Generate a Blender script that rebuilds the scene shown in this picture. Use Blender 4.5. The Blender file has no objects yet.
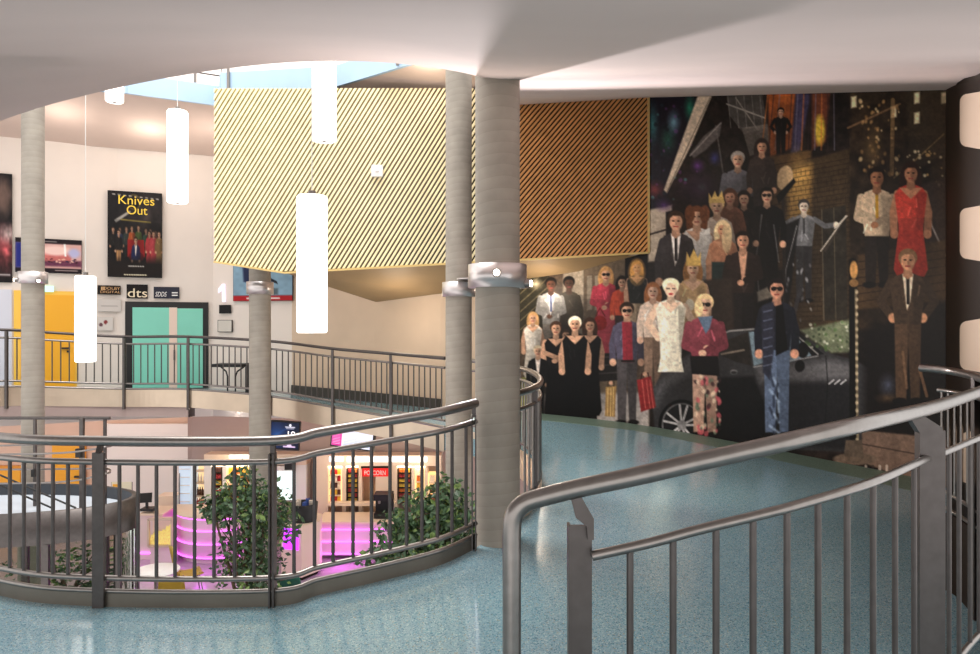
import bpy, math, random
import numpy as np
from mathutils import Vector
random.seed(7)
C = bpy.context.scene.collection
EYE = 5.4            # camera height above the lower foyer floor
F = 700.0
def P(px, py, Y):    # point on the ray of a photo pixel at depth Y
    return ((px-490.0)/F*Y, Y, EYE+(327.0-py)/F*Y)
def XY(px, Y): return ((px-490.0)/F*Y, Y)

# ------------------------------------------------------------------ materials
def s2l(c):
    return tuple((v/12.92 if v <= .04045 else ((v+.055)/1.055)**2.4) for v in c)
def rgb(r, g, b): return s2l((r/255., g/255., b/255.))
MATS = {}
def mat(name, col, rough=.6, metal=0., noise=None, bump=0., emit=None, estr=0., spec=.5, vcol=False):
    if name in MATS: return MATS[name]
    m = bpy.data.materials.new(name); m.use_nodes = True
    nt = m.node_tree; b = nt.nodes['Principled BSDF']
    b.inputs['Roughness'].default_value = rough
    b.inputs['Metallic'].default_value = metal
    b.inputs['Specular IOR Level'].default_value = spec
    b.inputs['Base Color'].default_value = (*col, 1)
    if noise:
        sc, amt = noise
        tc = nt.nodes.new('ShaderNodeTexCoord'); nz = nt.nodes.new('ShaderNodeTexNoise')
        nz.inputs['Scale'].default_value = sc; nz.inputs['Detail'].default_value = 5
        nt.links.new(tc.outputs['Object'], nz.inputs['Vector'])
        rp = nt.nodes.new('ShaderNodeValToRGB')
        rp.color_ramp.elements[0].position = .3; rp.color_ramp.elements[1].position = .7
        rp.color_ramp.elements[0].color = (*[c*(1-amt) for c in col], 1)
        rp.color_ramp.elements[1].color = (*[min(1, c*(1+amt)) for c in col], 1)
        nt.links.new(nz.outputs['Fac'], rp.inputs['Fac'])
        nt.links.new(rp.outputs['Color'], b.inputs['Base Color'])
        if bump:
            bp = nt.nodes.new('ShaderNodeBump'); bp.inputs['Strength'].default_value = bump
            bp.inputs['Distance'].default_value = .01
            nt.links.new(nz.outputs['Fac'], bp.inputs['Height']); nt.links.new(bp.outputs['Normal'], b.inputs['Normal'])
    if vcol:
        a = nt.nodes.new('ShaderNodeAttribute'); a.attribute_name = 'print'
        nt.links.new(a.outputs['Color'], b.inputs['Base Color'])
    if emit:
        b.inputs['Emission Color'].default_value = (*emit, 1); b.inputs['Emission Strength'].default_value = estr
    MATS[name] = m
    return m

def floor_mat():
    m = bpy.data.materials.new('blue_terrazzo'); m.use_nodes = True
    nt = m.node_tree; b = nt.nodes['Principled BSDF']; N = nt.nodes; L = nt.links
    tc = N.new('ShaderNodeTexCoord')
    v = N.new('ShaderNodeTexVoronoi'); v.inputs['Scale'].default_value = 160
    L.new(tc.outputs['Object'], v.inputs['Vector'])
    sx = N.new('ShaderNodeSeparateColor'); L.new(v.outputs['Color'], sx.inputs['Color'])
    r = N.new('ShaderNodeValToRGB'); r.color_ramp.interpolation = 'CONSTANT'
    e = r.color_ramp.elements
    cols = [(0, rgb(84, 122, 142)), (.12, rgb(132, 163, 176)), (.6, rgb(145, 176, 188)), (.8, rgb(108, 156, 170)), (.9, rgb(176, 198, 200)), (.97, rgb(158, 154, 134))]
    e[0].position = 0; e[0].color = (*cols[0][1], 1); e[1].position = cols[1][0]; e[1].color = (*cols[1][1], 1)
    for p, c in cols[2:]:
        k = e.new(p); k.color = (*c, 1)
    L.new(sx.outputs['Red'], r.inputs['Fac'])
    nz = N.new('ShaderNodeTexNoise'); nz.inputs['Scale'].default_value = .9; nz.inputs['Detail'].default_value = 3
    L.new(tc.outputs['Object'], nz.inputs['Vector'])
    mx = N.new('ShaderNodeMix'); mx.data_type = 'RGBA'; mx.blend_type = 'MULTIPLY'; mx.inputs[0].default_value = .35
    r2 = N.new('ShaderNodeValToRGB'); r2.color_ramp.elements[0].position = .35; r2.color_ramp.elements[1].position = .65
    r2.color_ramp.elements[0].color = (.75, .85, .8, 1); r2.color_ramp.elements[1].color = (1, 1, 1, 1)
    L.new(nz.outputs['Fac'], r2.inputs['Fac'])
    L.new(r.outputs['Color'], mx.inputs[6]); L.new(r2.outputs['Color'], mx.inputs[7])
    L.new(mx.outputs[2], b.inputs['Base Color'])
    b.inputs['Roughness'].default_value = .16
    b.inputs['Specular IOR Level'].default_value = .55
    return m
def concrete_mat():
    m = bpy.data.materials.new('board_marked_concrete'); m.use_nodes = True
    nt = m.node_tree; b = nt.nodes['Principled BSDF']; N = nt.nodes; L = nt.links
    tc = N.new('ShaderNodeTexCoord')
    mp = N.new('ShaderNodeMapping'); mp.inputs['Scale'].default_value = (1, 1, 1); mp.inputs['Rotation'].default_value = (.12, .1, 0)
    L.new(tc.outputs['Object'], mp.inputs['Vector'])
    w = N.new('ShaderNodeTexWave'); w.wave_type = 'BANDS'; w.bands_direction = 'Z'; w.wave_profile = 'SAW'
    w.inputs['Scale'].default_value = 3.6; w.inputs['Distortion'].default_value = 1.6; w.inputs['Detail Scale'].default_value = .6
    L.new(mp.outputs['Vector'], w.inputs['Vector'])
    r = N.new('ShaderNodeValToRGB')
    e = r.color_ramp.elements
    e[0].position = 0; e[0].color = (*rgb(152, 143, 132), 1); e[1].position = .05; e[1].color = (*rgb(162, 153, 141), 1)
    k = e.new(1.); k.color = (*rgb(168, 159, 147), 1)
    L.new(w.outputs['Fac'], r.inputs['Fac'])
    nz = N.new('ShaderNodeTexNoise'); nz.inputs['Scale'].default_value = 5; nz.inputs['Detail'].default_value = 8
    L.new(tc.outputs['Object'], nz.inputs['Vector'])
    r2 = N.new('ShaderNodeValToRGB'); r2.color_ramp.elements[0].position = .3; r2.color_ramp.elements[1].position = .7
    r2.color_ramp.elements[0].color = (.72, .72, .72, 1); r2.color_ramp.elements[1].color = (1, 1, 1, 1)
    L.new(nz.outputs['Fac'], r2.inputs['Fac'])
    mx = N.new('ShaderNodeMix'); mx.data_type = 'RGBA'; mx.blend_type = 'MULTIPLY'; mx.inputs[0].default_value = .7
    L.new(r.outputs['Color'], mx.inputs[6]); L.new(r2.outputs['Color'], mx.inputs[7])
    L.new(mx.outputs[2], b.inputs['Base Color'])
    b.inputs['Roughness'].default_value = .7
    return m
def glass_mat():
    m = bpy.data.materials.new('clear_glass'); m.use_nodes = True
    b = m.node_tree.nodes['Principled BSDF']
    b.inputs['Base Color'].default_value = (.5, .56, .5, 1); b.inputs['Roughness'].default_value = .03
    b.inputs['Transmission Weight'].default_value = 1; b.inputs['IOR'].default_value = 1.1
    return m

M_FLOOR = floor_mat(); M_CONC = concrete_mat(); M_GLASS = glass_mat()
M_BORDER = mat('green_terrazzo_border', rgb(100, 120, 108), .45, noise=(70, .4))
M_CEIL = mat('ceiling_plaster', rgb(208, 190, 183), .9, noise=(1.5, .03))
M_WALL = mat('cream_wall', rgb(232, 220, 210), .8, noise=(2, .02))
M_TAN = mat('tan_wall', rgb(214, 190, 166), .8, noise=(2, .04))
M_MAUVE = mat('mauve_wall', rgb(176, 156, 150), .8, noise=(2, .03))
M_PEACH = mat('peach_wall', rgb(226, 196, 176), .8, noise=(2, .03))
M_STEEL = mat('brushed_steel', rgb(146, 140, 136), .3, .95, noise=(30, .08))
M_STEELD = mat('dark_steel', rgb(96, 90, 88), .4, .85, noise=(20, .1))
M_PLATE = mat('stainless_plate', rgb(214, 194, 172), .3, .8, noise=(3, .06))
M_COLLAR = mat('aluminium_collar', rgb(214, 206, 204), .3, .75)
M_WHITE = mat('white_paint', rgb(238, 234, 230), .5)
M_BLACK = mat('black_paint', rgb(22, 20, 20), .5)
M_DARK = mat('dark_brown_board', rgb(42, 32, 25), .7, spec=.2)
M_BASE = mat('dark_skirting', rgb(70, 66, 60), .7)
M_YEL = mat('yellow_door_paint', rgb(246, 176, 36), .45)
M_TEAL = mat('teal_door_paint', rgb(132, 212, 190), .4, noise=(1.2, .05))
M_WOOD = mat('golden_wood', rgb(250, 232, 186), .5, noise=(6, .1))
M_WOOD2 = mat('golden_wood_warm_light', rgb(216, 154, 92), .5, noise=(6, .12))  # same slat wood, with the orange cast of warmer lighting in its colour
M_SOFFIT = mat('brown_soffit_board', rgb(158, 130, 94), .6, noise=(1.5, .08))
M_GOLD = mat('gold_trim', rgb(226, 196, 130), .4, .3)
M_LAMP = mat('opal_lamp', (1, .97, .92), .4, emit=(1, .96, .9), estr=1.35)
M_SPOTL = mat('spot_lens', (1, .9, .8), .4, emit=(1, .88, .7), estr=9)
M_BLUEF = mat('pale_blue_fascia', rgb(170, 196, 220), .5, noise=(1.5, .05))
M_CREAM = mat('cream_laminate', rgb(236, 214, 190), .45)
M_PINKC = mat('pink_cream_counter', rgb(226, 206, 202), .45)
M_LED = mat('magenta_led', (1, .2, 1), .4, emit=(.85, .12, 1.), estr=1.6)
M_PURPLE = mat('purple_screen', (.5, .05, .8), .3, emit=(.45, .03, .8), estr=1.6)
M_LEAF = mat('ficus_leaf', rgb(66, 92, 62), .4, noise=(9, .5))
M_LEAF2 = mat('bright_leaf', rgb(112, 136, 74), .4, noise=(9, .5))
M_BARK = mat('bark', rgb(96, 78, 56), .8, noise=(20, .3))
M_LFLOOR = mat('lower_foyer_floor', rgb(176, 160, 170), .22, noise=(8, .08))
M_WARM = mat('warm_light_strip', (1, .85, .6), .4, emit=(1, .8, .5), estr=3)
M_SIGNW = mat('lit_white_sign', (1, 1, 1), .4, emit=(1, .98, 1), estr=.7)
M_RED = mat('red_sign', rgb(200, 30, 26), .4, emit=rgb(200, 30, 26), estr=.6)
M_PRINT = mat('printed_sheet', (1, 1, 1), .45, vcol=True, spec=.2)
M_YTXT = mat('yellow_print', rgb(250, 214, 70), .5)
M_WTXT = mat('white_print', rgb(240, 238, 235), .5)

# ------------------------------------------------------------------ mesh building
class MB:
    def __init__(s): s.v = []; s.f = []; s.sm = []
    def add(s, vs, fs, smooth=False):
        o = len(s.v); s.v += [tuple(p) for p in vs]
        for f in fs: s.f.append(tuple(i+o for i in f)); s.sm.append(smooth)
        return s
    def box(s, c, d, rz=0., rx=0., ry=0.):
        from mathutils import Euler
        R = Euler((rx, ry, rz)).to_matrix(); x, y, z = d[0]/2, d[1]/2, d[2]/2
        vs = [Vector(c)+R @ Vector((a*x, b*y, e*z)) for e in (-1, 1) for a, b in ((-1, -1), (1, -1), (1, 1), (-1, 1))]
        return s.add(vs, [(3, 2, 1, 0), (4, 5, 6, 7), (0, 1, 5, 4), (1, 2, 6, 5), (2, 3, 7, 6), (3, 0, 4, 7)])
    def bar(s, a, b, w, d, up=(0, 0, 1), side=None):   # rectangular bar from a to b
        a = Vector(a); b = Vector(b); t = (b-a).normalized()
        u = Vector(side) if side else (t.cross(Vector(up)) if t.cross(Vector(up)).length > 1e-4 else Vector((1, 0, 0)))
        u = (u - t*u.dot(t)).normalized(); w2 = t.cross(u).normalized()
        vs = [p+u*(w/2*i)+w2*(d/2*j) for p in (a, b) for i, j in ((-1, -1), (1, -1), (1, 1), (-1, 1))]
        return s.add(vs, [(3, 2, 1, 0), (4, 5, 6, 7), (0, 1, 5, 4), (1, 2, 6, 5), (2, 3, 7, 6), (3, 0, 4, 7)])
    def tube(s, pts, r, n=10, caps=True, r2=None):
        pts = [Vector(p) for p in pts]; m = len(pts); vs = []; prev = None
        for i, p in enumerate(pts):
            t = (pts[min(i+1, m-1)]-pts[max(i-1, 0)]).normalized()
            if prev is None:
                ref = Vector((0, 0, 1)) if abs(t.z) < .9 else Vector((1, 0, 0))
                u = t.cross(ref).normalized()
            else:
                u = (prev - t*prev.dot(t)).normalized()
            prev = u; w = t.cross(u)
            rr = r if r2 is None else r+(r2-r)*i/max(1, m-1)
            for k in range(n):
                a = 2*math.pi*k/n; vs.append(p+u*(math.cos(a)*rr)+w*(math.sin(a)*rr))
        fs = [(i*n+k, i*n+(k+1) % n, (i+1)*n+(k+1) % n, (i+1)*n+k) for i in range(m-1) for k in range(n)]
        s.add(vs, fs, True)
        if caps:
            s.add([vs[k] for k in range(n)], [tuple(range(n-1, -1, -1))])
            s.add([vs[(m-1)*n+k] for k in range(n)], [tuple(range(n))])
        return s
    def lathe(s, prof, c, n=24, sx=1., sy=1., a0=0, a1=2*math.pi):
        full = abs(a1-a0-2*math.pi) < 1e-6; cols = n if full else n+1
        vs = []
        for r, z in prof:
            for k in range(cols):
                a = a0+(a1-a0)*k/n; vs.append((c[0]+math.cos(a)*r*sx, c[1]+math.sin(a)*r*sy, c[2]+z))
        fs = []
        for i in range(len(prof)-1):
            for k in range(n):
                k2 = (k+1) % cols
                fs.append((i*cols+k, i*cols+k2, (i+1)*cols+k2, (i+1)*cols+k))
        return s.add(vs, fs, True)
    def cyl(s, c, r, h, n=24):
        s.lathe([(r, 0), (r, h)], c, n)
        ring0 = [(c[0]+math.cos(2*math.pi*k/n)*r, c[1]+math.sin(2*math.pi*k/n)*r, c[2]) for k in range(n)]
        ring1 = [(x, y, z+h) for x, y, z in ring0]
        s.add(ring0, [tuple(range(n-1, -1, -1))]); s.add(ring1, [tuple(range(n))]); return s
    def prism(s, poly, off):      # polygon (3d points) extruded by vector off
        n = len(poly); a = [Vector(p) for p in poly]; b = [p+Vector(off) for p in a]
        return s.add(a+b, [tuple(range(n-1, -1, -1)), tuple(range(n, 2*n))]+[(i, (i+1) % n, n+(i+1) % n, n+i) for i in range(n)])
    def grid(s, rows, smooth=True):   # rows of equal length
        n = len(rows[0]); vs = [p for r in rows for p in r]
        return s.add(vs, [(i*n+k, i*n+k+1, (i+1)*n+k+1, (i+1)*n+k) for i in range(len(rows)-1) for k in range(n-1)], smooth)
    def build(s, name, m, parent=None, **pr):
        me = bpy.data.meshes.new(name); me.from_pydata(s.v, [], s.f); me.update()
        me.polygons.foreach_set('use_smooth', s.sm)
        import bmesh
        bm = bmesh.new(); bm.from_mesh(me); bmesh.ops.recalc_face_normals(bm, faces=bm.faces); bm.to_mesh(me); bm.free()
        me.materials.append(m)
        o = bpy.data.objects.new(name, me); C.objects.link(o)
        if parent:
            o.parent = parent
            o.matrix_parent_inverse = parent_world(parent).inverted()
        for k, v in pr.items(): o[k] = v
        return o
def parent_world(o):
    from mathutils import Matrix
    M = Matrix.LocRotScale(o.location, o.rotation_euler, o.scale)
    if o.parent: M = parent_world(o.parent) @ o.matrix_parent_inverse @ M
    return M
def thing(name, label, cat, loc, group=None):
    o = bpy.data.objects.new(name, None); C.objects.link(o); o.location = loc; o.empty_display_size = .1
    o['label'] = label; o['category'] = cat
    if group: o['group'] = group
    return o
def tag(o, label, cat, group=None, kind=None):
    o['label'] = label; o['category'] = cat
    if group: o['group'] = group
    if kind: o['kind'] = kind
    return o
def struct(mb, name, m, parent=None):
    o = mb.build(name, m, parent)
    if not parent: o['kind'] = 'structure'
    return o
def text(body, name, m, parent, loc, size, width=None, rz=0., depth=.003, align='CENTER', xs=1., shear=0.):
    cu = bpy.data.curves.new(name, 'FONT'); cu.body = body; cu.size = size; cu.align_x = align; cu.align_y = 'CENTER'
    cu.extrude = depth; cu.shear = shear
    t = bpy.data.objects.new('tmp', cu); C.objects.link(t)
    bpy.context.view_layer.update()
    me = bpy.data.meshes.new_from_object(t.evaluated_get(bpy.context.evaluated_depsgraph_get()))
    bpy.data.objects.remove(t)
    if width:
        xsv = [v.co.x for v in me.vertices]; w = max(xsv)-min(xsv); xs = width/w
    from mathutils import Matrix
    me.transform(Matrix.Translation(loc) @ Matrix.Rotation(rz, 4, 'Z') @ Matrix.Rotation(math.pi/2, 4, 'X') @ Matrix.Diagonal((xs, 1, 1, 1)))
    me.name = name; me.materials.clear(); me.materials.append(m)
    o = bpy.data.objects.new(name, me); C.objects.link(o)
    if parent:
        o.parent = parent; o.matrix_parent_inverse = parent_world(parent).inverted()
    return o

def crom(pts, n=10):
    pts = [np.array(p, float) for p in pts]; out = []
    for i in range(len(pts)-1):
        p0 = pts[max(i-1, 0)]; p1 = pts[i]; p2 = pts[i+1]; p3 = pts[min(i+2, len(pts)-1)]
        for k in range(n):
            t = k/n
            out.append(.5*((2*p1)+(-p0+p2)*t+(2*p0-5*p1+4*p2-p3)*t*t+(-p0+3*p1-3*p2+p3)*t**3))
    out.append(pts[-1]); return out

# ------------------------------------------------------------------ plan of the ramp ring (x, y, floor height relative to the eye)
IN = [(-6.2, 7.0, -1.85), (-4.7, 5.55, -1.85), (-3.37, 4.82, -1.845), (-2.57, 4.61, -1.836), (-1.445, 4.6, -1.833), (-1.139, 4.69, -1.79), (-.753, 4.79, -1.735),
      (-.356, 4.98, -1.69), (-.105, 5.25, -1.655), (.07, 5.62, -1.645), (.3, 6.0, -1.63), (.45, 6.55, -1.61), (.5, 7.1, -1.6), (.49, 7.75, -1.58),
      (.42, 8.3, -1.57), (.15, 9.1, -1.55), (-.2, 9.6, -1.54), (-.65, 10.1, -1.535), (-1.56, 11.05, -1.506), (-2.69, 12.0, -1.457), (-3.99, 12.7, -1.343),
      (-5.72, 13.3, -1.27), (-6.99, 13.4, -1.27), (-7.92, 12.9, -1.2), (-8.6, 12.3, -1.133), (-10.0, 11.0, -1.1)]
OUT = [(-8.5, -1, -1.85), (-6, -1, -1.85), (-3.4, -1, -1.85), (-2, -1, -1.85), (-.5, -1, -1.84), (.4, -1, -1.83), (1.3, -1, -1.82),
       (2.2, -.5, -1.82), (3.1, 2.4, -1.82), (3.15, 4.4, -1.82), (5.07, 7.8, -1.77), (4.66, 8.4, -1.74), (3.96, 9.5, -1.71), (3.21, 10.7, -1.68),
       (2.63, 11.5, -1.66), (1.87, 11.9, -1.6), (.69, 12.5, -1.554), (.1, 12.65, -1.54), (-.9, 12.95, -1.51), (-2.25, 13.7, -1.47), (-4.11, 14.5, -1.40),
       (-5.86, 14.9, -1.31), (-7.25, 14.5, -1.285), (-8.54, 13.9, -1.25), (-9.5, 13.3, -1.2), (-11.2, 12.4, -1.15)]
def loft(a, b, n=14):
    A = [np.array(p) for p in a]; B = [np.array(p) for p in b]
    rows = []
    for p, q in zip(A, B):
        rows.append([tuple((p+(q-p)*k/n)+np.array((0, 0, EYE))) for k in range(n+1)])
    return rows
A = crom(IN, 4); B = crom(OUT, 4)
def slab(rows, t):
    mb = MB(); mb.grid(rows); low = [[(x, y, z-t) for x, y, z in r] for r in rows]
    mb.grid(low)
    for edge in ([r[0] for r in rows], [r[-1] for r in rows], rows[0], rows[-1]):
        mb.grid([edge, [(x, y, z-t) for x, y, z in edge]], False)
    return mb
struct(slab(loft(A, B), .24), 'floor', M_FLOOR)
# border band along the mural
MUR = [(.1, 12.65, -1.54), (.69, 12.5, -1.554), (1.87, 11.9, -1.6), (2.63, 11.5, -1.66), (3.21, 10.7, -1.68), (3.96, 9.5, -1.71), (4.66, 8.4, -1.74), (5.07, 7.8, -1.77)]
mur_in = []
for i, p in enumerate(MUR):
    a = np.array(MUR[max(i-1, 0)]); b = np.array(MUR[min(i+1, len(MUR)-1)]); d = (b-a)[:2]; d /= np.linalg.norm(d)
    nrm = np.array((d[1], -d[0]))
    if nrm[0] > 0: nrm = -nrm
    mur_in.append((p[0]+nrm[0]*.62, p[1]+nrm[1]*.62, p[2]))
ba = crom([(p[0], p[1], p[2]+.035) for p in MUR], 4); bb = crom([(p[0], p[1], p[2]+.012) for p in mur_in], 4)
struct(slab(loft(ba, bb, 3), .03), 'trim_1', M_BORDER)

# ------------------------------------------------------------------ near ceiling
_cx = np.array([-4.2, -3.37, -3.17, -2.74, -2.39, -2.04, -1.70, -1.18, -.89, -.57, -.12]); _cy = np.array([-.52, -.317, -.249, -.149, -.085, -.017, .042, .095, .094, .077, .017])
CPOLY = np.linalg.lstsq(np.stack([_cx**4, _cx**3, _cx**2, _cx], 1), _cy, rcond=None)[0]
def ceil_h(X, Y):
    h = .256+.3056*Y
    if X < 0:
        x_ = max(X, -4.2); h += (CPOLY[0]*x_**4+CPOLY[1]*x_**3+CPOLY[2]*x_**2+CPOLY[3]*x_)*min(1., max(0., (Y-1.2)/2.5))
    else: h -= .12*min(1., max(0., (2.6-X)/2.1))*min(1., max(0., (Y-6)/5.4))
    return max(h, .74+.02*max(0, Y))
CIN = [(-6.2, 7.0), (-4.7, 5.55), (-3.37, 4.82), (-2.57, 4.61), (-1.445, 4.6), (-1.139, 4.66), (-.753, 4.77), (-.356, 4.96), (-.105, 5.2), (.0, 5.5), (.1, 6.0), (.2, 7.0), (.25, 8.0), (.25, 9.5), (.25, 11.4)]
COUT = [(-8.5, -1.), (-6, -1.), (-3.4, -1.), (-2, -1.), (-.5, -1.), (.6, -1.), (1.6, -1.), (2.6, 0.), (3.1, 2.5), (3.2, 4.55), (5.08, 7.8), (4.67, 8.4), (3.98, 9.5), (3.23, 10.7), (2.62, 11.46)]
ca = crom(CIN, 5); cb = crom(COUT, 5); rows = []
for p, q in zip(ca, cb):
    r = []
    for k in range(25):
        X, Y = p+(q-p)*k/24; r.append((X, Y, EYE+ceil_h(X, Y)))
    rows.append(r)
mb = MB(); mb.grid(rows); mb.grid([[(x, y, z+.3) for x, y, z in r] for r in rows])
mb.grid([[r[0] for r in rows], [(r[0][0], r[0][1], r[0][2]+.3) for r in rows]], False)
struct(mb, 'ceiling', M_CEIL)

# ------------------------------------------------------------------ walls
def wall(name, pts, m, t=.2, side=1, n=1, smooth=False):   # pts (x, y, zbottom, ztop) relative to eye; thickness away from the room
    mb = MB(); q = pts if n == 1 else crom(pts, n)
    f0 = [(p[0], p[1], p[2]+EYE) for p in q]; f1 = [(p[0], p[1], p[3]+EYE) for p in q]
    b0 = []; b1 = []
    for i, p in enumerate(q):
        a = np.array(q[max(i-1, 0)][:2]); b = np.array(q[min(i+1, len(q)-1)][:2]); d = b-a; d /= np.linalg.norm(d)
        nn = np.array((-d[1], d[0]))*side*t
        b0.append((p[0]+nn[0], p[1]+nn[1], p[2]+EYE)); b1.append((p[0]+nn[0], p[1]+nn[1], p[3]+EYE))
    for x, y in ((f0, f1), (b0, b1), (f0, b0), (f1, b1)): mb.grid([x, y], smooth)
    mb.add([f0[0], f1[0], b1[0], b0[0], f0[-1], f1[-1], b1[-1], b0[-1]], [(0, 1, 2, 3), (4, 5, 6, 7)])
    return struct(mb, name, m)
# mural wall, a little behind the print
wall('wall_back', [(p[0]+.02, p[1]+.02, p[2]-.3, 3.95) for p in MUR], M_WALL, .2, 1, 4, True)
RW0 = np.array((5.07, 7.8)); RW1 = np.array((3.15, 4.5))
wall('wall_right', [(5.09, 7.82, -2.1, 2.95), (2.55, 3.473, -2.1, 1.75)], M_DARK, .2, 1)
# far gallery walls
FW = [(.1, 12.66), (-.92, 12.97), (-2.25, 13.7), (-4.11, 14.52), (-5.9, 14.92), (-7.63, 14.32), (-8.2, 14.0), (-9.5, 13.3), (-11.2, 12.4)]
def soff(X, Y): return 3.66 if X < -5 else 3.78
wall('wall_gallery', [(x, y, -1.9, 4.0) for x, y in FW[3:]], M_WALL, .2, -1)
wall('wall_ramp', [(x, y, -1.9, 4.0) for x, y in FW[:4]], M_TAN, .2, -1)
# dark skirting along the ramp wall
sk = [(-.92, 12.94, -1.53), (-2.25, 13.67, -1.48), (-4.11, 14.49, -1.4)]
mb = MB()
for a, b in zip(sk[:-1], sk[1:]):
    mb.bar((a[0], a[1], EYE+a[2]+.1), (b[0], b[1], EYE+b[2]+.1), .03, .2)
struct(mb, 'baseboard_ramp', M_BASE)

# gallery soffit / upper ring
UIN = [(-12, 9.5), (-9.0, 11.4), (-7.6, 11.95), (-6.36, 12.3), (-5.0, 13.0), (-4.7, 12.3), (-2.66, 12.0), (-1.17, 10.9), (.25, 9.8)]
UOUT = [(-13, 12), (-11.2, 12.4), (-9.5, 13.3), (-8.54, 13.9), (-5.86, 14.92), (-5.2, 14.9), (-4.11, 14.52), (-.9, 12.95), (.6, 12.4)]
rows = []
for i, (p, q) in enumerate(zip(UIN, UOUT)):
    rows.append([(p[0]+(q[0]-p[0])*k/6, p[1]+(q[1]-p[1])*k/6, EYE+4.1+((3.64 if i < 5 else 3.8)-4.1)*k/6) for k in range(7)])
mb = MB(); mb.grid(rows, False); mb.grid([[(x, y, EYE+4.44) for x, y, z in r] for r in rows], False)
struct(mb, 'ceiling_gallery', mat('gallery_ceiling', rgb(208, 186, 174), .85, noise=(2, .03)))
mb = MB()
for (a, b) in zip(UIN[:-1], UIN[1:]):
    mb.bar((a[0], a[1]-.03, EYE+4.27), (b[0], b[1]-.03, EYE+4.27), .06, .36)
struct(mb, 'trim_2', M_BLUEF)
# upper floor back wall
wall('wall_upper', [(.6, 12.6, 4.44, 7.5), (-.9, 13.6, 4.44, 7.5), (-4.11, 15.6, 4.44, 7.5), (-5.86, 16, 4.44, 7.5), (-9, 15, 4.44, 7.5), (-12, 13.4, 4.44, 7.5)], M_WHITE, .2, -1)
# upper railing
ur = thing('upper_gallery_railing', 'thin steel railing along the pale blue edge of the upper gallery', 'railing', (-4.7, 12.3, EYE+4.44))
uq = [(x, y, EYE+4.44) for x, y in UIN[1:-1]]
for dz in (.22, .42, .62, .95):
    m1 = MB().tube([(x, y, z+dz) for x, y, z in uq], .014 if dz < .9 else .025, 6); m1.build('rail', M_STEELD, ur)
for px, Y in ((197, 12.85), (230, 12.27), (331, 12.0), (398, 11.1)):
    x, y = XY(px, Y); MB().bar((x, y-.08, EYE+4.12), (x, y-.08, EYE+5.4), .045, .03, side=(1, 0, 0)).build('post', M_STEEL, ur)
# roof beams over the atrium
for i, y in enumerate((5.5, 7.6, 9.5)):
    struct(MB().box((-4, y, EYE+7.6), (14, .12, .22)), 'trim_%d' % (i+3), M_WHITE)

# ------------------------------------------------------------------ slatted cladding
SY = 11.5
def SP(px, py): return ((px-490)/F*SY, EYE+(327-py)/F*SY)
sb = thing('slatted_cladding', 'diagonal golden wood slat cladding of the projecting auditorium box above the ramp', 'wall cladding', (-1, SY, EYE+1))
def clip(poly, conv):
    out = poly
    for i in range(len(conv)):
        a = np.array(conv[i]); b = np.array(conv[(i+1) % len(conv)]); e = b-a
        ins = lambda p: e[0]*(p[1]-a[1])-e[1]*(p[0]-a[0]) >= -1e-9
        new = []
        for j in range(len(out)):
            p = np.array(out[j]); q = np.array(out[(j+1) % len(out)])
            ip, iq = ins(p), ins(q)
            if ip: new.append(p)
            if ip != iq:
                d = q-p; den = e[0]*d[1]-e[1]*d[0]
                t = -(e[0]*(p[1]-a[1])-e[1]*(p[0]-a[0]))/den; new.append(p+d*t)
        out = new
        if len(out) < 3: return []
    return out
def slats(name, poly, sp, ang, duty, m):
    mb = MB(); t = math.tan(math.radians(ang)); zs = [p[1] for p in poly]; xs = [p[0] for p in poly]
    z0, z1 = min(zs), max(zs); x = min(xs)-(z1-z0)/t
    while x < max(xs):
        dx = (z1-z0)/t; w = sp*duty
        pl = clip([(x, z0), (x+w, z0), (x+w+dx, z1), (x+dx, z1)], poly)
        if len(pl) >= 3: mb.prism([(p[0], SY, p[1]) for p in pl], (0, -.045, 0))
        x += sp
    return mb.build(name, m, sb)
PL = [SP(215, 262), SP(285, 273), SP(448, 263.5), SP(490, 261.5), SP(490, 89), SP(215, 89)]
PR = [SP(490, 261.5), SP(648, 253), SP(648, 89), SP(490, 89)]
slats('slats', PL, .0765, 58.5, .58, M_WOOD)
slats('slats', PR, .0805, 49.5, .6, M_WOOD2)
full = [SP(215, 262), SP(285, 273), SP(448, 263.5), SP(648, 253), SP(648, 89), SP(215, 89)]
MB().prism([(x, SY+.001, z) for x, z in full], (0, .12, 0)).build('backing_panel', mat('slat_gap_black', rgb(34, 24, 14), .8), sb)
mb = MB()
for a, b in ((full[0], full[1]), (full[1], full[3]), (full[3], full[4])):
    mb.bar((a[0], SY-.03, a[1]), (b[0], SY-.03, b[1]), .07, .03, side=(0, 1, 0))
mb.build('edge_trim', M_GOLD, sb)
fr = [(-3.37, SY+.12, EYE+.887), (-.7, SY+.12, EYE+1.043), (.7, SY+.12, EYE+1.12), (2.5, SY+.1, EYE+1.19)]
bk = [(-2.22, 13.6, EYE+.486), (-.93, 12.93, EYE+.615), (.68, 12.45, EYE+.862), (1.54, 12.05, EYE+.952)]
mb = MB(); mb.add(fr+bk, [(0, 4, 5, 1), (1, 5, 6, 2), (2, 6, 7, 3)])
up = [(x, y, z+.05) for x, y, z in fr+bk]; mb.add(up, [(0, 4, 5, 1), (1, 5, 6, 2), (2, 6, 7, 3)])
struct(mb, 'ceiling_auditorium', M_SOFFIT)
struct(MB().prism([fr[0], bk[0], (bk[0][0], bk[0][1], EYE+3.7), (fr[0][0], fr[0][1], EYE+3.85)], (.08, .04, 0)), 'wall_auditorium', M_TAN)
c = SP(378, 172)
ws = thing('wall_sensor', 'small white square sensor box on the slatted cladding', 'sensor', (c[0], SY-.05, c[1]))
MB().box((c[0], SY-.08, c[1]), (.19, .06, .19)).build('housing', M_WHITE, ws)
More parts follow.
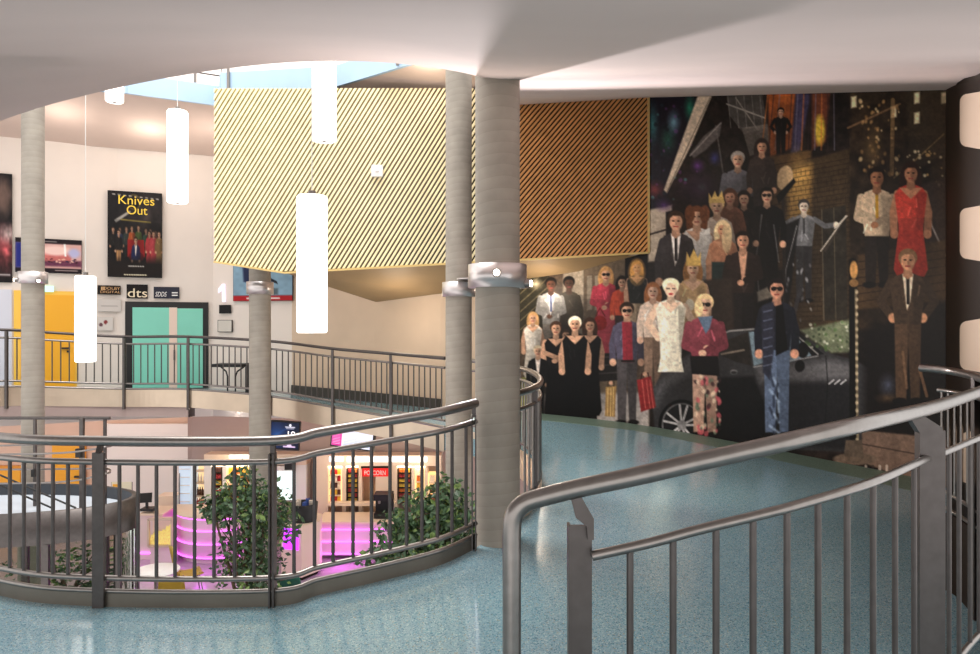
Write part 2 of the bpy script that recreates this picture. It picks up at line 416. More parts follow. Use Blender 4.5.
MB().cyl((c[0], SY-.116, c[1]-.02), .03, .012, 12).build('lens', M_WHITE, ws)

# ------------------------------------------------------------------ columns
def column(px, Y, dia, z0, z1, collar, label, spots=()):
    x = (px-490)/F*Y
    t = thing('concrete_column', label, 'column', (x, Y, z0))
    MB().lathe([(dia/2, 0), (dia/2, z1-z0)], (x, Y, z0), 40).build('shaft', M_CONC, t)
    zb, zt, ex = collar
    r = dia/2
    col = MB().lathe([(r-.005, zb), (r+ex, zb), (r+ex, zt), (r-.005, zt), (r-.005, zb)], (x, Y, EYE), 40).build('collar', M_COLLAR, t, label='brushed metal collar')
    for (ang, dz, own) in spots:
        a = math.radians(ang); cx = x+math.cos(a)*(r+ex); cy = Y+math.sin(a)*(r+ex); cz = EYE+(zb+zt)/2+dz
        d = Vector((math.cos(a), math.sin(a), 0))
        sp = MB().tube([Vector((cx, cy, cz)), Vector((cx, cy, cz))+d*.04], .035, 14).build('spotlight', M_STEEL, t)
        MB().tube([Vector((cx, cy, cz))+d*.04, Vector((cx, cy, cz))+d*.05], .024, 14).build('lens', M_SPOTL, sp)
    return x
def zc(py, Y): return (327-py)/F*Y
Yc = 5.42
column(497.5, Yc, .345, 0, EYE+2.0, (zc(286.5, Yc-.2), zc(262.5, Yc-.2), .055), 'thick board-marked concrete column at the centre of the photo beside the near railing', ((-92, .01, 1), (-20, -.06, 1)))
column(458.7, 9.2, .345, 0, EYE+4.1, (zc(296, 9), zc(281.5, 9), .045), 'concrete column directly left of and behind the big central one', ())
MB().cyl((-.25, 8.93, EYE+.605), .175, .012, 24).build('added_light_baffle', M_COLLAR, bpy.data.objects['concrete_column.001'])  # added disc under the uplight, blocks its spill onto the floor
column(260, 12.05, .36, 0, EYE+1.1, (zc(294, 11.9), zc(281.5, 11.9), .045), 'concrete column ending under the slatted box by the far ramp', ())
column(33, 11.4, .325, 0, EYE+4.0, (zc(283, 11.2), zc(271, 11.2), .05), 'tall concrete column at far left in front of the yellow upstairs door', ((-40, -.06, 1), (220, -.04, 1)))

# ------------------------------------------------------------------ railings
def dens(pts, n=12): return [Vector(p) for p in crom(pts, n)]
def at_px(d, px):
    for a, b in zip(d[:-1], d[1:]):
        pa = 490+F*a.x/a.y; pb = 490+F*b.x/b.y
        if (pa-px)*(pb-px) <= 0 and pa != pb:
            return a+(b-a)*((px-pa)/(pb-pa))
    return None
def up(pts, dz): return [Vector((p.x, p.y, p.z+dz)) for p in pts]
def arc_positions(d, sp, s0=0.):
    out = []; acc = -s0
    for a, b in zip(d[:-1], d[1:]):
        L = (Vector((b.x, b.y, 0))-Vector((a.x, a.y, 0))).length
        while acc <= L:
            if acc >= 0: out.append((a+(b-a)*(acc/L), (b-a).normalized()))
            acc += sp
        acc -= L
    return out
HR = 1.085
# near railing along the opening
nr = [(x, y, z+EYE) for x, y, z in IN[1:9]]
nd = dens(nr)
rail = thing('curved_railing', 'near curved steel railing along the atrium opening, left of the central column', 'railing', (-1.445, 4.6, EYE-1.83))
MB().tube(up(nd, HR), .034, 14).build('handrail', M_STEEL, rail)
MB().tube(up(nd, HR-.138), .021, 12).build('top_rail', M_STEEL, rail)
MB().tube(up(nd, HR-.9), .019, 12).build('bottom_rail', M_STEEL, rail)
MB().tube(up(nd, HR-.985), .016, 10).build('base_rail', M_STEEL, rail)
def ribbon(d, z0, z1, t):
    mb = MB(); rows = [[], [], [], []]
    for i, p in enumerate(d):
        tt = d[min(i+1, len(d)-1)]-d[max(i-1, 0)]; n = Vector((-tt.y, tt.x, 0)).normalized()*(t/2)
        rows[0].append((p.x-n.x, p.y-n.y, p.z+z0)); rows[1].append((p.x-n.x, p.y-n.y, p.z+z1))
        rows[2].append((p.x+n.x, p.y+n.y, p.z+z1)); rows[3].append((p.x+n.x, p.y+n.y, p.z+z0))
    mb.grid(rows+[rows[0]], False); return mb
ribbon(nd, -.24, HR-.985, .02).build('kick_plate', mat('kick_steel', rgb(128, 120, 110), .45, .8, noise=(4, .1)), rail)
for px in (-66, -50, -34, -18, -4, 10, 24, 38.5, 53, 68, 84, 119.5, 138, 156.5, 175, 194.6, 214, 234.6, 254, 294, 314.5, 333, 353, 371.5, 390, 406.5, 422, 437.5, 452, 466):
    p = at_px(nd, px)
    if p is None: continue
    MB().tube([p+Vector((0, 0, HR-.9)), p+Vector((0, 0, HR-.138))], .0125, 8).build('baluster', M_STEELD, rail)
for px, w in ((-52, .07), (101, .075), (273, .0), (474, 0)):
    p = at_px(nd, px)
    if p is None: continue
    if w:
        MB().bar(p+Vector((0, -.03, -.2)), p+Vector((0, -.03, HR-.07)), w, .02, side=(1, 0, 0)).bar(p+Vector((0, -.03, HR-.08)), p+Vector((0, 0, HR-.02)), .03, .03).build('post', M_STEELD, rail)
    else:
        MB().bar(p+Vector((-.013, -.01, -.2)), p+Vector((-.013, -.01, HR-.08)), .01, .07, side=(1, 0, 0)).bar(p+Vector((.013, -.01, -.2)), p+Vector((.013, -.01, HR-.08)), .01, .07, side=(1, 0, 0)).bar(p+Vector((0, 0, HR-.1)), p+Vector((0, 0, HR-.02)), .03, .03).build('post', M_STEELD, rail)
# railing curving behind the column, between ramp and atrium
cr = dens([(x, y, z+EYE) for x, y, z in IN[9:17]])
rl = thing('curved_railing', 'steel railing bending round behind the central column toward the mural', 'railing', (.5, 7.1, EYE-1.6))
hb = dens([(.12, 5.75, EYE-.56), (.29, 6.0, EYE-.555), (.45, 6.5, EYE-.54), (.505, 7.1, EYE-.52), (.47, 7.8, EYE-.505), (.38, 8.4, EYE-.5), (.15, 9.1, EYE-.485), (-.16, 9.57, EYE-.468), (-.6, 10.03, EYE-.457)])
bs = [Vector((p.x, p.y, p.z-HR)) for p in hb]
MB().tube(up(bs, HR), .03, 12).build('handrail', M_STEEL, rl)
MB().tube(up(bs, HR-.138), .018, 10).build('top_rail', M_STEEL, rl)
MB().tube(up(bs, HR-.9), .017, 10).build('bottom_rail', M_STEEL, rl)
ribbon(bs, -.24, HR-.985, .02).build('kick_plate', M_PLATE, rl)
for p, t in arc_positions(bs, .125, .05):
    MB().tube([p+Vector((0, 0, HR-.9)), p+Vector((0, 0, HR-.138))], .011, 8).build('baluster', M_STEEL, rl)
for k in (20, 62):
    p = bs[k]; MB().bar(p+Vector((0, 0, -.1)), p+Vector((0, 0, HR-.03)), .05, .025).build('post', M_STEELD, rl)
# far railing
fd = dens([(x, y, z+EYE) for x, y, z in IN[17:26]])
fr_ = thing('gallery_railing', 'long far railing along the opposite ramp and gallery in front of the doors', 'railing', (-5.72, 13.3, EYE-1.27))
MB().tube(up(fd, HR), .026, 8).build('handrail', M_STEELD, fr_)
MB().tube(up(fd, HR-.138), .019, 8).build('top_rail', M_STEEL, fr_)
MB().tube(up(fd, HR-.9), .019, 8).build('bottom_rail', M_STEEL, fr_)
for p, t in arc_positions(fd, .135, .06)[:98]:
    MB().tube([p+Vector((0, 0, HR-.9)), p+Vector((0, 0, HR-.138))], .011, 6).build('baluster', M_STEELD, fr_)
for px in (8, 125, 189, 270, 333, 391):
    p = at_px(fd, px)
    MB().bar(p+Vector((0, -.04, -.3)), p+Vector((0, -.04, HR-.02)), .04, .05, side=(1, 0, 0)).build('post', M_STEELD, fr_)
MB().tube(up(fd, HR-1.0), .022, 8).build('base_rail', M_STEEL, fr_)
o = ribbon(fd, HR-1.345, HR-1.0, .03); struct(o, 'trim_6', M_PLATE)
o = ribbon([Vector((p.x*1.0, p.y+.12, p.z)) for p in fd if 490+F*p.x/p.y < 192], -.45, -.2, .2); struct(o, 'trim_7', M_MAUVE)

# near right railing (ramp handrail in the foreground)
rr = thing('foreground_railing', 'large foreground steel railing crossing the lower right corner', 'railing', (.2, 1.7, EYE-1.4))
hp = [(511.8, 780, 1.7), (511.8, 640, 1.7), (511.8, 560, 1.7), (511.9, 531, 1.7), (513.6, 517, 1.7), (518.6, 508, 1.7), (528, 501.5, 1.7), (548, 495.7, 1.7), (580, 488, 1.7), (640, 475.5, 1.7), (700, 461.5, 1.7), (760, 448, 1.72), (800, 438.5, 1.76), (864, 423.5, 1.9), (921, 410.5, 2.3), (950, 402, 2.6), (979, 392, 2.9), (1015, 379, 3.2)]
hd = dens([P(*q) for q in hp], 8)
MB().tube(hd, .0228, 18).build('handrail', M_STEEL, rr)
mp_ = [(592, 556, 1.7), (650, 543, 1.7), (700, 529.5, 1.7), (760, 515, 1.72), (800, 504.5, 1.76), (870, 483, 1.92), (925, 459.5, 2.33), (950, 450, 2.6), (979, 438, 2.9), (1015, 424, 3.2)]
md = dens([P(*q) for q in mp_], 8)
MB().tube(md, .0125, 14).build('top_rail', M_STEEL, rr)
bd = [Vector((p.x, p.y, EYE-1.275)) for p in md]
MB().tube(bd, .0125, 12).build('bottom_rail', M_STEEL, rr)
for px in (630, 673, 716, 753, 787, 818, 847, 873, 895, 914, 949, 959, 970, 979, 989, 1000):
    p = at_px(md, px); MB().tube([p, Vector((p.x, p.y, EYE-1.275))], .0085, 10).build('baluster', M_STEELD, rr)
# first post: channel with bracket
x0, y0, z0 = P(580, 525, 1.72)
pm = MB()
pm.box((x0, y0, (z0+EYE-1.42)/2), (.05, .008, z0-EYE+1.42))
pm.box((x0-.026, y0+.012, (z0+EYE-1.42)/2), (.006, .03, z0-EYE+1.42)).box((x0+.026, y0+.012, (z0+EYE-1.42)/2), (.006, .03, z0-EYE+1.42))
po = pm.build('post', M_STEELD, rr)
a = P(576, 500, 1.72); b = P(592, 530, 1.715)
MB().prism([(P(570, 494, 1.7)), (P(578, 491, 1.7)), (P(594, 519, 1.7)), (P(594, 540, 1.7)), (P(588, 540, 1.7)), (P(587, 527, 1.7)), (P(576, 518, 1.7))], (0, .012, 0)).build('bracket', M_STEELD, po)
x1, y1, z1 = P(930, 430, 2.36)
po = MB().bar((x1, y1, EYE-1.42), (x1, y1, z1), .086, .03, side=(1, 0, 0)).build('post', M_STEELD, rr)
MB().prism([P(911, 419, 2.33), P(921, 414, 2.33), P(943, 428, 2.33), P(943, 433, 2.33), P(920, 433, 2.33)], (0, .03, 0)).build('bracket', M_STEELD, po)
# raised deck that carries it (mostly out of frame)
dk = [(p.x, p.y, EYE-1.45) for p in bd[::6]]
dk = [(.0, 1.62, EYE-1.45)]+dk+[(2.9, 3.1, EYE-1.45), (2.9, -.9, EYE-1.45), (.0, -.9, EYE-1.45)]
struct(MB().prism(dk, (0, 0, .04)), 'floor_deck', M_FLOOR)
# second right railing
r2 = thing('stair_railing', 'short steel railing at far right in front of the film strip wall', 'railing', (2.95, 4.7, EYE-1.8))
h2 = dens([P(920, 368, 4.95), P(938, 369.5, 4.85), P(956, 372, 4.7), P(975, 376.5, 4.35), P(988, 381, 4.0)], 8)
MB().tube(h2, .026, 12).build('handrail', M_STEEL, r2)
m2 = dens([P(938, 390, 4.85), P(956, 392.5, 4.7), P(975, 397.5, 4.35), P(988, 402, 4.0)], 8)
MB().tube(m2, .014, 10).build('top_rail', M_STEEL, r2)
def low2(y1, y2): return dens([P(940, y1, 4.83), P(956, y1+9, 4.7), P(975, y2, 4.35), P(988, y2+9, 4.0)], 8)
MB().tube(low2(489, 510), .013, 10).build('bottom_rail', M_STEEL, r2)
MB().tube(low2(505, 526), .013, 10).build('base_rail', M_STEEL, r2)
for px in (942, 948.5, 955, 961.5, 968, 984):
    p = at_px(m2, px); MB().tube([p, Vector((p.x, p.y, EYE-1.14))], .0105, 8).build('baluster', M_STEEL, r2)
p = at_px(m2, 977); MB().bar((p.x, p.y, EYE-1.8), (p.x, p.y, p.z+.13), .055, .03, side=(1, 0, 0)).build('post', M_STEELD, r2)
p = at_px(m2, 940); MB().bar((p.x, p.y, EYE-1.8), (p.x, p.y, EYE-1.1), .03, .03, side=(1, 0, 0)).build('post', M_STEELD, r2)
kk = [(q.x, q.y, 0) for q in m2]
mb = MB(); mb.grid([[(x, y, EYE-1.82) for x, y, z in kk], [(x, y, EYE-1.28) for x, y, z in kk], [(x+.02, y+.02, EYE-1.28) for x, y, z in kk], [(x+.02, y+.02, EYE-1.82) for x, y, z in kk]], False)
mb.build('kick_plate', M_DARK, r2)

# ------------------------------------------------------------------ pendants
def pendant(px, Y, ytop, ybot, wpx, label, cable_dx=0):
    x = (px-490)/F*Y; r = (wpx-1)/2/F*Y/math.sqrt(1+((px-490)/F)**2); zt = EYE+(327-ytop)/F*Y; zb = EYE+(327-ybot)/F*Y
    t = thing('pendant_lamp', label, 'pendant lamp', (x, Y, zb), 'cylinder pendants in the atrium')
    MB().lathe([(.001, 0), (r*.9, 0), (r, .012), (r, zt-zb-.012), (r*.9, zt-zb), (.001, zt-zb)], (x, Y, zb), 32).build('lamp_shade', M_LAMP, t)
    MB().cyl((x, Y, zt), r*.25, .04, 12).build('top_cap', M_STEEL, t)
    MB().tube([(x, Y, zt+.03), (x, Y, EYE+7.6)], .004, 6).build('cable', M_WHITE, t)
    MB().cyl((x, Y, zb-.008), .02, .012, 10).build('finial', M_STEEL, t)
pendant(324, 6.7, 38, 141, 26, 'white glowing cylinder pendant cut off by the ceiling edge in front of the slats')
pendant(177.5, 7.6, 111, 203, 22.5, 'white glowing cylinder pendant left of the slatted box, high against the cream wall')
pendant(312, 5.5, 196, 333, 32, 'largest white glowing cylinder pendant, hanging lowest in front of the slats')
pendant(85.5, 7.6, 276, 362, 23, 'white glowing cylinder pendant hanging between the yellow and teal doors')
pendant(114.5, 7.6, 10, 102, 20, 'white glowing pendant whose tip just shows under the ceiling edge at upper left')

# ------------------------------------------------------------------ camera and light
cam_d = bpy.data.cameras.new('camera'); cam = bpy.data.objects.new('camera', cam_d); C.objects.link(cam)
cam.location = (0, 0, EYE); cam.rotation_euler = (math.pi/2, 0, 0)
cam_d.sensor_width = 36; cam_d.lens = 36*F/980; cam_d.clip_start = .05
bpy.context.scene.camera = cam

w = bpy.data.worlds.new('sky'); bpy.context.scene.world = w; w.use_nodes = True
bg = w.node_tree.nodes['Background']; bg.inputs['Color'].default_value = (1, .98, .96, 1); bg.inputs['Strength'].default_value = .95
def light(kind, loc, energy, col, size=.1, rot=None, spot=None, name='lamp'):
    d = bpy.data.lights.new(name, kind); d.energy = energy; d.color = col
    if kind == 'AREA': d.size = size
    elif kind in ('POINT', 'SPOT'): d.shadow_soft_size = size
    if spot: d.spot_size = spot; d.spot_blend = .6
    o = bpy.data.objects.new(name, d); C.objects.link(o); o.location = loc
    if rot: o.rotation_euler = rot
    return o
def aim(o, tgt):
    o.rotation_euler = (Vector(tgt)-o.location).to_track_quat('-Z', 'Y').to_euler()
WARM = (1, .86, .7)
#__BEGIN2__
# ------------------------------------------------------------------ print painter (flat printed sheets)
def vnoise(x, y, seed=0):
    xi = np.floor(x).astype(np.int64); yi = np.floor(y).astype(np.int64); fx = x-xi; fy = y-yi
    fx = fx*fx*(3-2*fx); fy = fy*fy*(3-2*fy)
    def h(a, b):
        n = (a*374761393+b*668265263+seed*974711) & 0x7fffffff
        n = ((n ^ (n >> 13))*1274126177) & 0x7fffffff
        return ((n ^ (n >> 16)) & 0xffff)/65535.
    return (h(xi, yi)*(1-fx)+h(xi+1, yi)*fx)*(1-fy)+(h(xi, yi+1)*(1-fx)+h(xi+1, yi+1)*fx)*fy
class Paint:
    def __init__(s, x, y, base): s.x = x; s.y = y; s.c = np.tile(np.array(base, float), (len(x), 1))
    def _box(s, x0, y0, x1, y1): return np.nonzero((s.x > x0) & (s.x < x1) & (s.y > y0) & (s.y < y1))[0]
    def _mix(s, i, m, col, tex=0., ts=3.):
        col = np.array(col, float)
        c = np.tile(col, (len(i), 1))
        if tex:
            tex = tex*.38; ts = ts*1.8
            n = vnoise(s.x[i]/ts, s.y[i]/ts, int(col.sum()) % 97)*.6+vnoise(s.x[i]/ts*2.3, s.y[i]/ts*2.3, 5)*.4
            c = c*(1+tex*(n-.5)*2)[:, None]
        s.c[i] = s.c[i]*(1-m)[:, None]+c*m[:, None]
    def poly(s, pts, col, soft=.6, a=1., tex=0., ts=3.):
        P_ = np.array(pts, float); x0, y0 = P_.min(0)-soft; x1, y1 = P_.max(0)+soft
        i = s._box(x0, y0, x1, y1)
        if not len(i): return
        X, Y = s.x[i], s.y[i]; ins = np.zeros(len(i), bool); d = np.full(len(i), 1e9)
        for (ax, ay), (bx, by) in zip(P_, np.roll(P_, -1, 0)):
            cr_ = (ay > Y) != (by > Y)
            with np.errstate(divide='ignore', invalid='ignore'):
                xx = (bx-ax)*(Y-ay)/(by-ay if by != ay else 1e-9)+ax
            ins ^= cr_ & (X < xx)
            L = (bx-ax)**2+(by-ay)**2+1e-9; t = np.clip(((X-ax)*(bx-ax)+(Y-ay)*(by-ay))/L, 0, 1)
            d = np.minimum(d, np.hypot(X-ax-t*(bx-ax), Y-ay-t*(by-ay)))
        sd = np.where(ins, d, -d); s._mix(i, np.clip(sd/(2*soft)+.5, 0, 1)*a, col, tex, ts)
    def ell(s, cx, cy, rx, ry, col, rot=0., soft=.6, a=1., tex=0., ts=3.):
        R = max(rx, ry)+soft; i = s._box(cx-R, cy-R, cx+R, cy+R)
        if not len(i): return
        c_, s_ = math.cos(rot), math.sin(rot); u = (s.x[i]-cx)*c_+(s.y[i]-cy)*s_; v = -(s.x[i]-cx)*s_+(s.y[i]-cy)*c_
        sd = (1-np.sqrt((u/rx)**2+(v/ry)**2))*min(rx, ry); s._mix(i, np.clip(sd/(2*soft)+.5, 0, 1)*a, col, tex, ts)
    def glow(s, cx, cy, rx, ry, col, a=1.):
        i = s._box(cx-rx, cy-ry, cx+rx, cy+ry); d = np.hypot((s.x[i]-cx)/rx, (s.y[i]-cy)/ry)
        s._mix(i, np.clip(1-d, 0, 1)**1.3*a, col)
    def line(s, pts, w, col, soft=.5, a=1.):
        P_ = np.array(pts, float); R = w+soft
        i = s._box(P_[:, 0].min()-R, P_[:, 1].min()-R, P_[:, 0].max()+R, P_[:, 1].max()+R)
        if not len(i): return
        d = np.full(len(i), 1e9); X, Y = s.x[i], s.y[i]
        for (ax, ay), (bx, by) in zip(P_[:-1], P_[1:]):
            L = (bx-ax)**2+(by-ay)**2+1e-9; t = np.clip(((X-ax)*(bx-ax)+(Y-ay)*(by-ay))/L, 0, 1)
            d = np.minimum(d, np.hypot(X-ax-t*(bx-ax), Y-ay-t*(by-ay)))
        s._mix(i, np.clip((w/2-d)/(2*soft)+.5, 0, 1)*a, col)
    def noise(s, x0, y0, x1, y1, sc, amt, seed=1, sy=None):
        i = s._box(x0, y0, x1, y1); n = vnoise(s.x[i]/sc, s.y[i]/(sy or sc), seed)*.6+vnoise(s.x[i]/sc*2.7, s.y[i]/(sy or sc)*2.7, seed+9)*.4
        s.c[i] *= (1+amt*(n-.5)*2)[:, None]
    def spots(s, x0, y0, x1, y1, n, r, cols, seed=1, a=1., asp=1.):
        R = random.Random(seed)
        for _ in range(n):
            q = R.uniform(*r); s.ell(R.uniform(x0, x1), R.uniform(y0, y1), q, q*asp, R.choice(cols), R.uniform(-.5, .5), .7, a)
    def linear(s):
        c = np.clip(s.c, 0, 255)/255.; c = c**1.15; c = c*.84+.16*(c@np.array((.3, .55, .15)))[:, None]*np.array((1.06, 1., .92)); return np.where(c <= .04045, c/12.92, ((c+.055)/1.055)**2.4)
SK = (206, 158, 128); SKD = (120, 78, 56); BLK = (20, 17, 18)
def fig(p, cx, ty, r, hair=(50, 34, 24), skin=SK, top=(60, 60, 66), bot=(50, 50, 54), longh=False, dress=False, arms='down', shirt=None, tie=None, lean=0., glasses=False, H=14.8, bare=False, w=1., seed=0, legs=True):
    R = random.Random(seed+int(cx*7+ty))
    def q(u, v): return (cx+u*r+lean*v*r*.1, ty+v*r)
    dk = lambda c, k=.7: tuple(v*k for v in c)
    p.ell(*q(.5, 7), 2.7*r, 8*r, (18, 14, 13), soft=2.2*r, a=.4)
    if longh: p.ell(*q(0, 1.7), 1.25*r, 2.0*r, hair, tex=.35, ts=1.6)
    if dress: p.poly([q(-1.2*w, 6), q(1.2*w, 6), q(1.9*w, H-.8), q(1.5*w, H), q(-1.5*w, H), q(-1.9*w, H-.8)], bot, tex=.25)
    elif legs:
        p.poly([q(-1.35*w, 7), q(.1, 7), q(-.15, H-.4), q(-1.2*w, H-.4)], bot, tex=.25); p.poly([q(-.1, 7), q(1.35*w, 7), q(1.2*w, H-.4), q(.3, H-.4)], dk(bot, .85), tex=.25)
        p.ell(*q(-.8, H-.3), .75*r, .35*r, (24, 20, 20)); p.ell(*q(.85, H-.3), .75*r, .35*r, (24, 20, 20))
    ac = skin if bare else top
    if arms in ('down', 'hip', 'fold', 'wide'):
        for sg in (-1, 1):
            path = {'down': [(1.45, 3.3), (1.95, 5.4), (1.85, 7.8)], 'hip': [(1.7, 3.2), (2.7, 5.2), (1.5, 6.8)], 'fold': [(1.7, 3.2), (2.1, 5.4), (.3, 6.1)], 'wide': [(1.7, 3.1), (3.4, 4.2), (5.2, 4.0)]}[arms]
            pp = [q(sg*a*w, b) for a, b in path]; p.line(pp, .85*r, dk(ac, .82 if sg > 0 else .95)); p.ell(*pp[-1], .45*r, .5*r, skin)
    p.poly([q(-.55, 2.35), q(.55, 2.35), q(1.3*w, 2.65), q(1.8*w, 3.4), q(1.6*w, 5), q(1.3*w, 7.4), q(-1.3*w, 7.4), q(-1.6*w, 5), q(-1.8*w, 3.4), q(-1.3*w, 2.65)], top, tex=.22)
    p.poly([q(.5, 3), q(1.75*w, 3.3), q(1.6*w, 5), q(1.3*w, 7.4), q(.6, 7.4)], dk(top, .7), soft=1.2, a=.6)
    for _ in range(3):
        a = R.uniform(-1.2, 1.2); b = R.uniform(3.4, 6.4); p.line([q(a, b), q(a+R.uniform(-.6, .6), b+.9)], .18*r, tuple(min(255, v*1.5+14) for v in top), a=.55)
    if bare: p.poly([q(-1.25, 2.65), q(1.25, 2.65), q(.65, 3.3), q(0, 3.9), q(-.65, 3.3)], skin)
    if arms == 'fold':
        for sg in (-1, 1): p.line([q(sg*1.75*w, 4.9), q(sg*-.1, 5.9+sg*.25)], .75*r, dk(ac, .9 if sg < 0 else .78)); p.ell(*q(sg*-.25, 5.95+sg*.25), .42*r, .36*r, skin)
    if shirt: p.poly([q(-.55, 2.4), q(.55, 2.4), q(.25, 5.2), q(-.1, 6.)], shirt)
    if tie: p.line([q(0, 2.8), q(.03, 5.3)], .32*r, tie)
    p.poly([q(-.35, 1.5), q(.35, 1.5), q(.5, 2.6), q(0, 2.95), q(-.5, 2.6)], dk(skin, .82))
    p.ell(*q(0, .75), .95*r, .9*r, hair, tex=.3, ts=1.5)
    p.ell(*q(0, 1.1), .7*r, .93*r, skin)
    p.ell(*q(.34, 1.2), .36*r, .8*r, dk(skin, .62), soft=1., a=.6)
    p.poly([q(-.75, .75), q(-.6, .15), q(.1, -.1), q(.7, .2), q(.78, .8), q(.5, .45), q(-.3, .42)], hair)
    if glasses:
        for e in (-.31, .33): p.ell(*q(e, 1.02), .29*r, .23*r, BLK, soft=.4)
        p.line([q(-.5, .92), q(.5, .92)], .12*r, BLK, soft=.35)
    else:
        for e in (-.28, .28): p.ell(*q(e, 1.), .15*r, .09*r, (50, 32, 26), soft=.35)
    p.line([q(0, 1.15), q(.04, 1.4)], .12*r, dk(skin, .7), a=.7)
    p.line([q(-.22, 1.62), q(.22, 1.62)], .14*r, (150, 62, 58), soft=.35)

# ------------------------------------------------------------------ the mural
def ray_hit(poly, px):
    k = (px-490)/F
    for (ax, ay), (bx, by) in zip(poly[:-1], poly[1:]):
        fa = ax-k*ay; fb = bx-k*by
        if fa*fb <= 0 and fa != fb:
            t = fa/(fa-fb); return (ax+(bx-ax)*t, ay+(by-ay)*t, math.atan2(by-ay, bx-ax))
    return None
MPL = [(p[0]-.02, p[1]-.03) for p in crom([m[:2] for m in MUR], 8)]
MPL = [(MPL[0][0]-.2, MPL[0][1]+.05)]+MPL+[(5.12, 7.72)]
BOT = ([515, 537, 600, 650, 700, 782, 878, 950], [413.5, 415.3, 421.3, 428.3, 437.3, 453.3, 472.5, 488])
def paint_mural(x, y):
    p = Paint(x, y, (44, 34, 28)); R = random.Random(3)
    # --- left street scene
    p.poly([(648.4, 80), (960, 80), (960, 500), (648.4, 500)], (36, 28, 25)); p.noise(648, 80, 960, 500, 14, .5, 4); p.noise(648, 80, 960, 500, 4, .3, 8)
    p.poly([(510, 250), (649, 250), (649, 435), (510, 435)], (112, 92, 74)); p.noise(510, 250, 649, 435, 7, .35, 2)
    p.poly([(515, 275), (549, 275), (549, 330), (515, 345)], (58, 54, 38), tex=.5, ts=4); p.glow(536, 284, 9, 8, (255, 240, 200))
    for k in range(6): p.line([(520, 330-k*9), (548, 305-k*9)], 1.1, (170, 150, 112), a=.6)
    p.poly([(563, 272), (584, 270), (584, 345), (563, 345)], (214, 196, 172), soft=1, tex=.08)
    p.poly([(584, 268), (626, 258), (626, 400), (584, 400)], (136, 116, 94), tex=.25, ts=5)
    for k in range(3): p.poly([(587+k*8, 276), (592+k*8, 275), (592+k*8, 310), (587+k*8, 310)], (220, 206, 184), a=.6)
    p.poly([(625, 258), (649, 252), (649, 330), (625, 330)], (30, 26, 28))
    p.poly([(628, 330), (660, 330), (660, 400), (628, 400)], (128, 104, 86), tex=.3)
    p.poly([(596, 340), (620, 338), (622, 380), (594, 382)], (46, 42, 42))
    for k in range(4): p.line([(594, 350+k*8), (622, 348+k*8)], 1.4, (98, 90, 88))
    p.poly([(510, 395), (649, 392), (649, 440), (510, 430)], (196, 186, 182), soft=1.5, tex=.12, ts=6)
    p.poly([(521, 378), (538, 372), (540, 404), (521, 408)], (150, 150, 70), tex=.5)
    fig(p, 569, 277, 6.2, hair=(20, 16, 14), skin=(96, 60, 42), top=(72, 62, 46), bot=(60, 54, 44))
    fig(p, 551, 278, 6.2, hair=(24, 18, 14), skin=(104, 66, 48), top=(160, 158, 156), bot=(140, 132, 124), shirt=(226, 224, 226), tie=(70, 84, 130), arms='fold')
    fig(p, 606, 268, 6.4, hair=(190, 140, 84), skin=SK, top=(188, 58, 78), bot=(198, 66, 86), longh=True, dress=True, glasses=True, arms='fold', H=13.3)
    p.ell(600, 323, 7, 7.5, (164, 30, 30)); p.line([(596, 316), (600, 308), (605, 316)], 1.2, (120, 20, 24))
    fig(p, 622, 277, 5.2, hair=(28, 20, 18), top=(204, 74, 48), bot=(60, 40, 40), longh=True)
    fig(p, 637, 262, 5.6, hair=(206, 148, 74), top=(40, 42, 40), bot=(196, 170, 140), longh=True, bare=True)
    p.ell(637, 272, 9, 14, (206, 148, 74), a=.45, tex=.4, ts=1.5)
    fig(p, 533, 313, 5, hair=(196, 150, 96), top=(226, 216, 204), bot=(214, 202, 188), bare=True, dress=True, H=13, longh=True)
    fig(p, 566, 330, 5, hair=(60, 40, 28), top=(30, 26, 26), bot=(30, 26, 26))
    fig(p, 538, 346, 5, hair=(196, 178, 150), top=(24, 21, 22), bot=(26, 23, 24), shirt=(232, 216, 208))
    fig(p, 556, 322, 6.3, hair=(70, 44, 30), top=(18, 15, 16), bot=(18, 15, 16), dress=True, bare=True, arms='fold', H=15.2)
    fig(p, 590, 319, 6.2, hair=(62, 36, 24), top=(18, 15, 16), bot=(18, 15, 16), dress=True, bare=True, longh=True, H=15.6)
    fig(p, 575, 317, 7, hair=(232, 220, 196), top=(16, 14, 15), bot=(16, 14, 15), dress=True, bare=True, H=14.3)
    p.poly([(563, 400), (596, 400), (597, 419), (560, 418)], (16, 14, 15))
    # man with two cases
    fig(p, 627, 303, 7.6, hair=(52, 34, 24), skin=(214, 164, 134), top=(92, 86, 108), bot=(84, 78, 80), shirt=(156, 44, 58), glasses=True, H=16)
    p.poly([(622, 322), (632, 322), (633, 362), (623, 362)], (158, 46, 60)); p.line([(622, 361), (634, 361)], 2, (30, 24, 24))
    p.poly([(606, 387), (616, 386), (615, 417), (605, 416)], (160, 122, 70), tex=.15)
    for k in (608, 611, 613.5): p.line([(k, 388), (k-.5, 416)], .7, (210, 180, 120))
    p.line([(608, 386), (608, 382), (614, 382), (614, 386)], 1, (70, 50, 34)); p.ell(611, 383, 2, 2.2, SK)
    # --- right: dark upper montage
    p.poly([(648.4, 90), (700, 90), (668, 196), (648.4, 215)], (28, 22, 34), soft=2)
    p.poly([(648.4, 210), (672, 205), (672, 260), (648.4, 262)], (190, 172, 152), soft=1.2, tex=.2); p.line([(648, 235), (672, 228)], 2, (60, 48, 44))
    p.poly([(666, 212), (674, 210), (674, 245), (666, 245)], (34, 26, 26))
